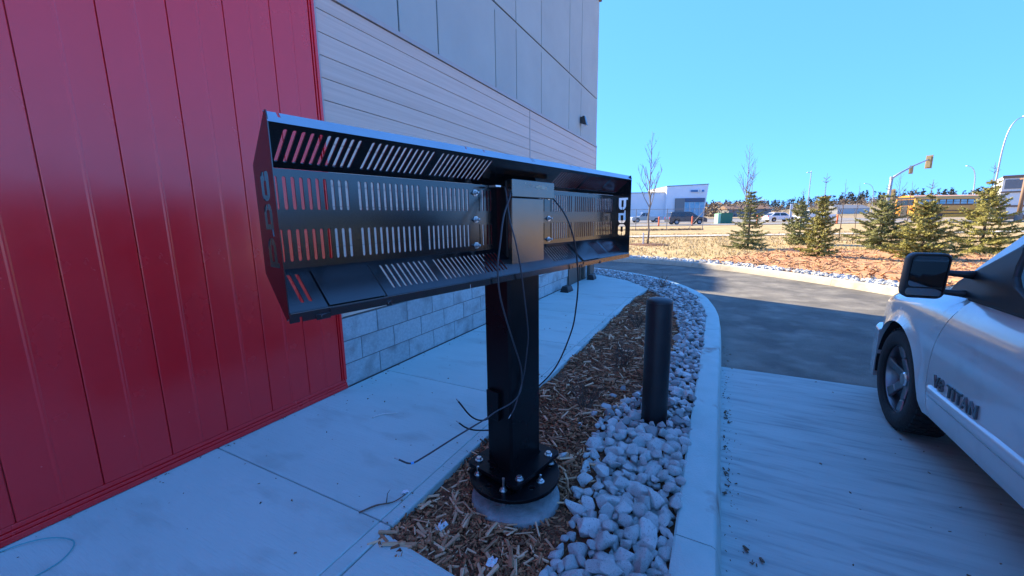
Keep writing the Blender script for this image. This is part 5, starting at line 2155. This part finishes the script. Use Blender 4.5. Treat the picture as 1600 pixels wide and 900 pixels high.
# white building with blue shop front
wb = empty('white_building', (*B(.44, 112), zt(*B(.44, 112)) - .1), atan2(.8883, .4592))
tag(wb, 'white flat roofed showroom with blue glass front beyond the road', 'building')
MBY().box(-30, -6.2, 0, 16, 0, 7.4).obj('low_wing', WHITE, wb)
MBY().hexa([(-6.2, -1, 0), (4.3, -1, 0), (4.3, 14, 0), (-6.2, 14, 0)], [(-6.2, -1, 9.0), (5.0, -1.6, 9.4), (5.0, 14, 9.4), (-6.2, 14, 9.0)]).obj('wall', WHITE, wb)
wbo = MBY().box(-30.1, -6.15, -.1, 16, 7.4, 7.6).obj('coping', GREYP, wb)
MBY().hexa([(-6.25, -1.1, 9.02), (5.05, -1.7, 9.42), (5.05, 14, 9.42), (-6.25, 14, 9.02)], [(-6.25, -1.1, 9.2), (5.05, -1.7, 9.6), (5.05, 14, 9.6), (-6.25, 14, 9.2)]).obj('coping', GREYP, wb)
# the recess is a proud frame of grey panel, navy band and glass
for y0 in (0,):
    MBY().box(-3.8, -1.35, -1.78, -.9, 0, 5.8).obj('grey_panel', GREYP, wb)
    MBY().box(-1.34, 4.1, -1.84, -.9, 4.75, 5.8).obj('navy_band', NAVY, wb)
    for k in range(4):
        MBY().box(-1.30 + k * 1.36, -.02 + k * 1.36, -1.70, -.9, .1, 4.7).obj('window', BGLASS, wb)
    mb = MBY()
    for k in range(5):
        mb.box(-1.34 + k * 1.36, -1.28 + k * 1.36, -1.8, -.9, 0, 4.72)
    mb.obj('mullion', WHITEP, wb)
for q in range(6):
    MBY().box(.25 + q * .30, .46 + q * .30, -1.82, -1.2, 7.45, 7.95).obj('sign_letter', SIGNB, wb)
MBY().lathe([(.50, -1.90), (.50, -1.3), (.30, -1.3), (.30, -1.90)], (2.55, 0, 7.7), 'y', 24, closed=True).obj('sign_emblem', WHITEP, wb)
for q in range(2):
    MBY().box(3.12 + q * .36, 3.40 + q * .36, -1.86, -1.2, 7.45, 7.95).obj('sign_letter', SIGNB, wb)
MBY().box(-29, -24, -.05, 0, 0, 3.0).obj('garage_door', GREYP, wb)
MBY().box(-21.5, -20, -.05, 0, 0, 2.5).obj('door', GREYP, wb)

# building on the right behind the bus
rb = empty('banded_building', (*B(1.255, 58), zt(*B(1.255, 58)) - .1), atan2(.8883, .4592) + radians(46))
tag(rb, 'white clad building with brown bands behind the tallest spruce', 'building')
MBY().box(-1.2, 26, 0, 12, 0, 6.3).obj('wall', WALLW, rb)
for z0, z1 in ((6.0, 6.4), (3.95, 4.15), (1.9, 2.15), (0, .8)):
    MBY().box(-1.3, 26, -.12, 0, z0, z1).obj('band', WALLB, rb)
MBY().box(-1.0, 1.6, -.1, 0, 4.5, 5.8).obj('window', GREYP, rb)
for k in range(4):
    MBY().box(3 + k * 4, 5.4 + k * 4, -.1, 0, 4.5, 5.7).obj('window', GREYP, rb)
x, y = B(1.278, 44)
dp = empty('utility_pole', (x, y, zt(x, y)), 0)
tag(dp, 'dark pole standing in front of the white banded building', 'pole')
MB().tube([(0, 0, -.2), (.02, .02, 5.2)], [.20, .15], 10).obj('shaft', WALLB, dp, smooth='all')
MB().lathe([(.30, 0), (.30, .9), (.22, 1.0)], (0, 0, 0), 'z', 12).obj('sleeve', GREYP, dp)
MB().box(-.9, .9, -.05, .05, 4.6, 4.75).obj('crossarm', WALLB, dp)

# low sheds and machines before the hill
for k, (t, dep, w, h, m, lb) in enumerate(((.86, 150, 12, 2.2, PICKP, 'long low pale grey shed at the foot of the brown hill'), (.60, 150, 16, 3.0, GREYP, 'low grey shed before the brown hill, left of the bluish spruce'))):
    x, y = B(t, dep)
    o = empty('shed', (x, y, zt(x, y) - .2), atan2(.8883, .4592))
    tag(o, lb, 'shed')
    MBY().box(-w / 2, w / 2, 0, 8, 0, h).obj('wall', m, o)
    MBY().hexa([(-w / 2 - .3, -.4, h), (w / 2 + .3, -.4, h), (w / 2 + .3, 8.4, h), (-w / 2 - .3, 8.4, h)], [(-w / 2 - .3, 4, h + 1.4), (w / 2 + .3, 4, h + 1.4), (w / 2 + .3, 4.1, h + 1.4), (-w / 2 - .3, 4.1, h + 1.4)]).obj('roof', GREYP if k == 0 else WALLB, o)


# far wood on the hill
def far_trees(n, tr_, dr_, hr, name, m, cone, label, seed):
    r = random.Random(seed)
    vs, fs = [], []
    for _ in range(n):
        t = r.uniform(*tr_)
        d = r.uniform(*dr_)
        x, y = B(t, d)
        z = zt(x, y) - .5
        h = r.uniform(*hr)
        w = h * (r.uniform(.17, .26) if cone else r.uniform(.28, .5))
        for q in range(46):
            s = r.random()
            rad = w * ((1 - s) ** .8 if cone else sqrt(max(0.05, 1 - (2 * s - 1) ** 2)))
            a = r.uniform(0, 6.28)
            c = Vector((x + rad * cos(a) * r.random() ** .4, y + rad * sin(a) * r.random() ** .4, z + h * (.06 + .94 * s)))
            e = h * (.075 if cone else .085)
            k = len(vs)
            for _i in range(3):
                vs.append((c.x + r.gauss(0, e), -(c.y + r.gauss(0, e)), c.z + r.gauss(0, e * .8)))
            fs.append((k, k + 1, k + 2))
    me = bpy.data.meshes.new(name)
    me.from_pydata(vs, [], fs)
    me.materials.append(m)
    return tag(link(name, me), label, kind='stuff')


far_trees(420, (.46, 1.7), (300, 345), (5, 10), 'conifer_wood', FARCON, True, 'dark conifers along the top of the brown hill', 5)
far_trees(60, (.44, .66), (230, 330), (5, 9), 'conifer_clumps', FARCON, True, 'dark conifers beyond the road', 8)
far_trees(520, (.42, 1.6), (190, 300), (2, 4.5), 'brush_wood', FARBRN, False, 'brown leafless brush on the hill slope', 6)
far_trees(120, (.46, .64), (150, 220), (4, 7), 'bare_wood', FARBRN, False, 'brown leafless wood beyond the road', 7)
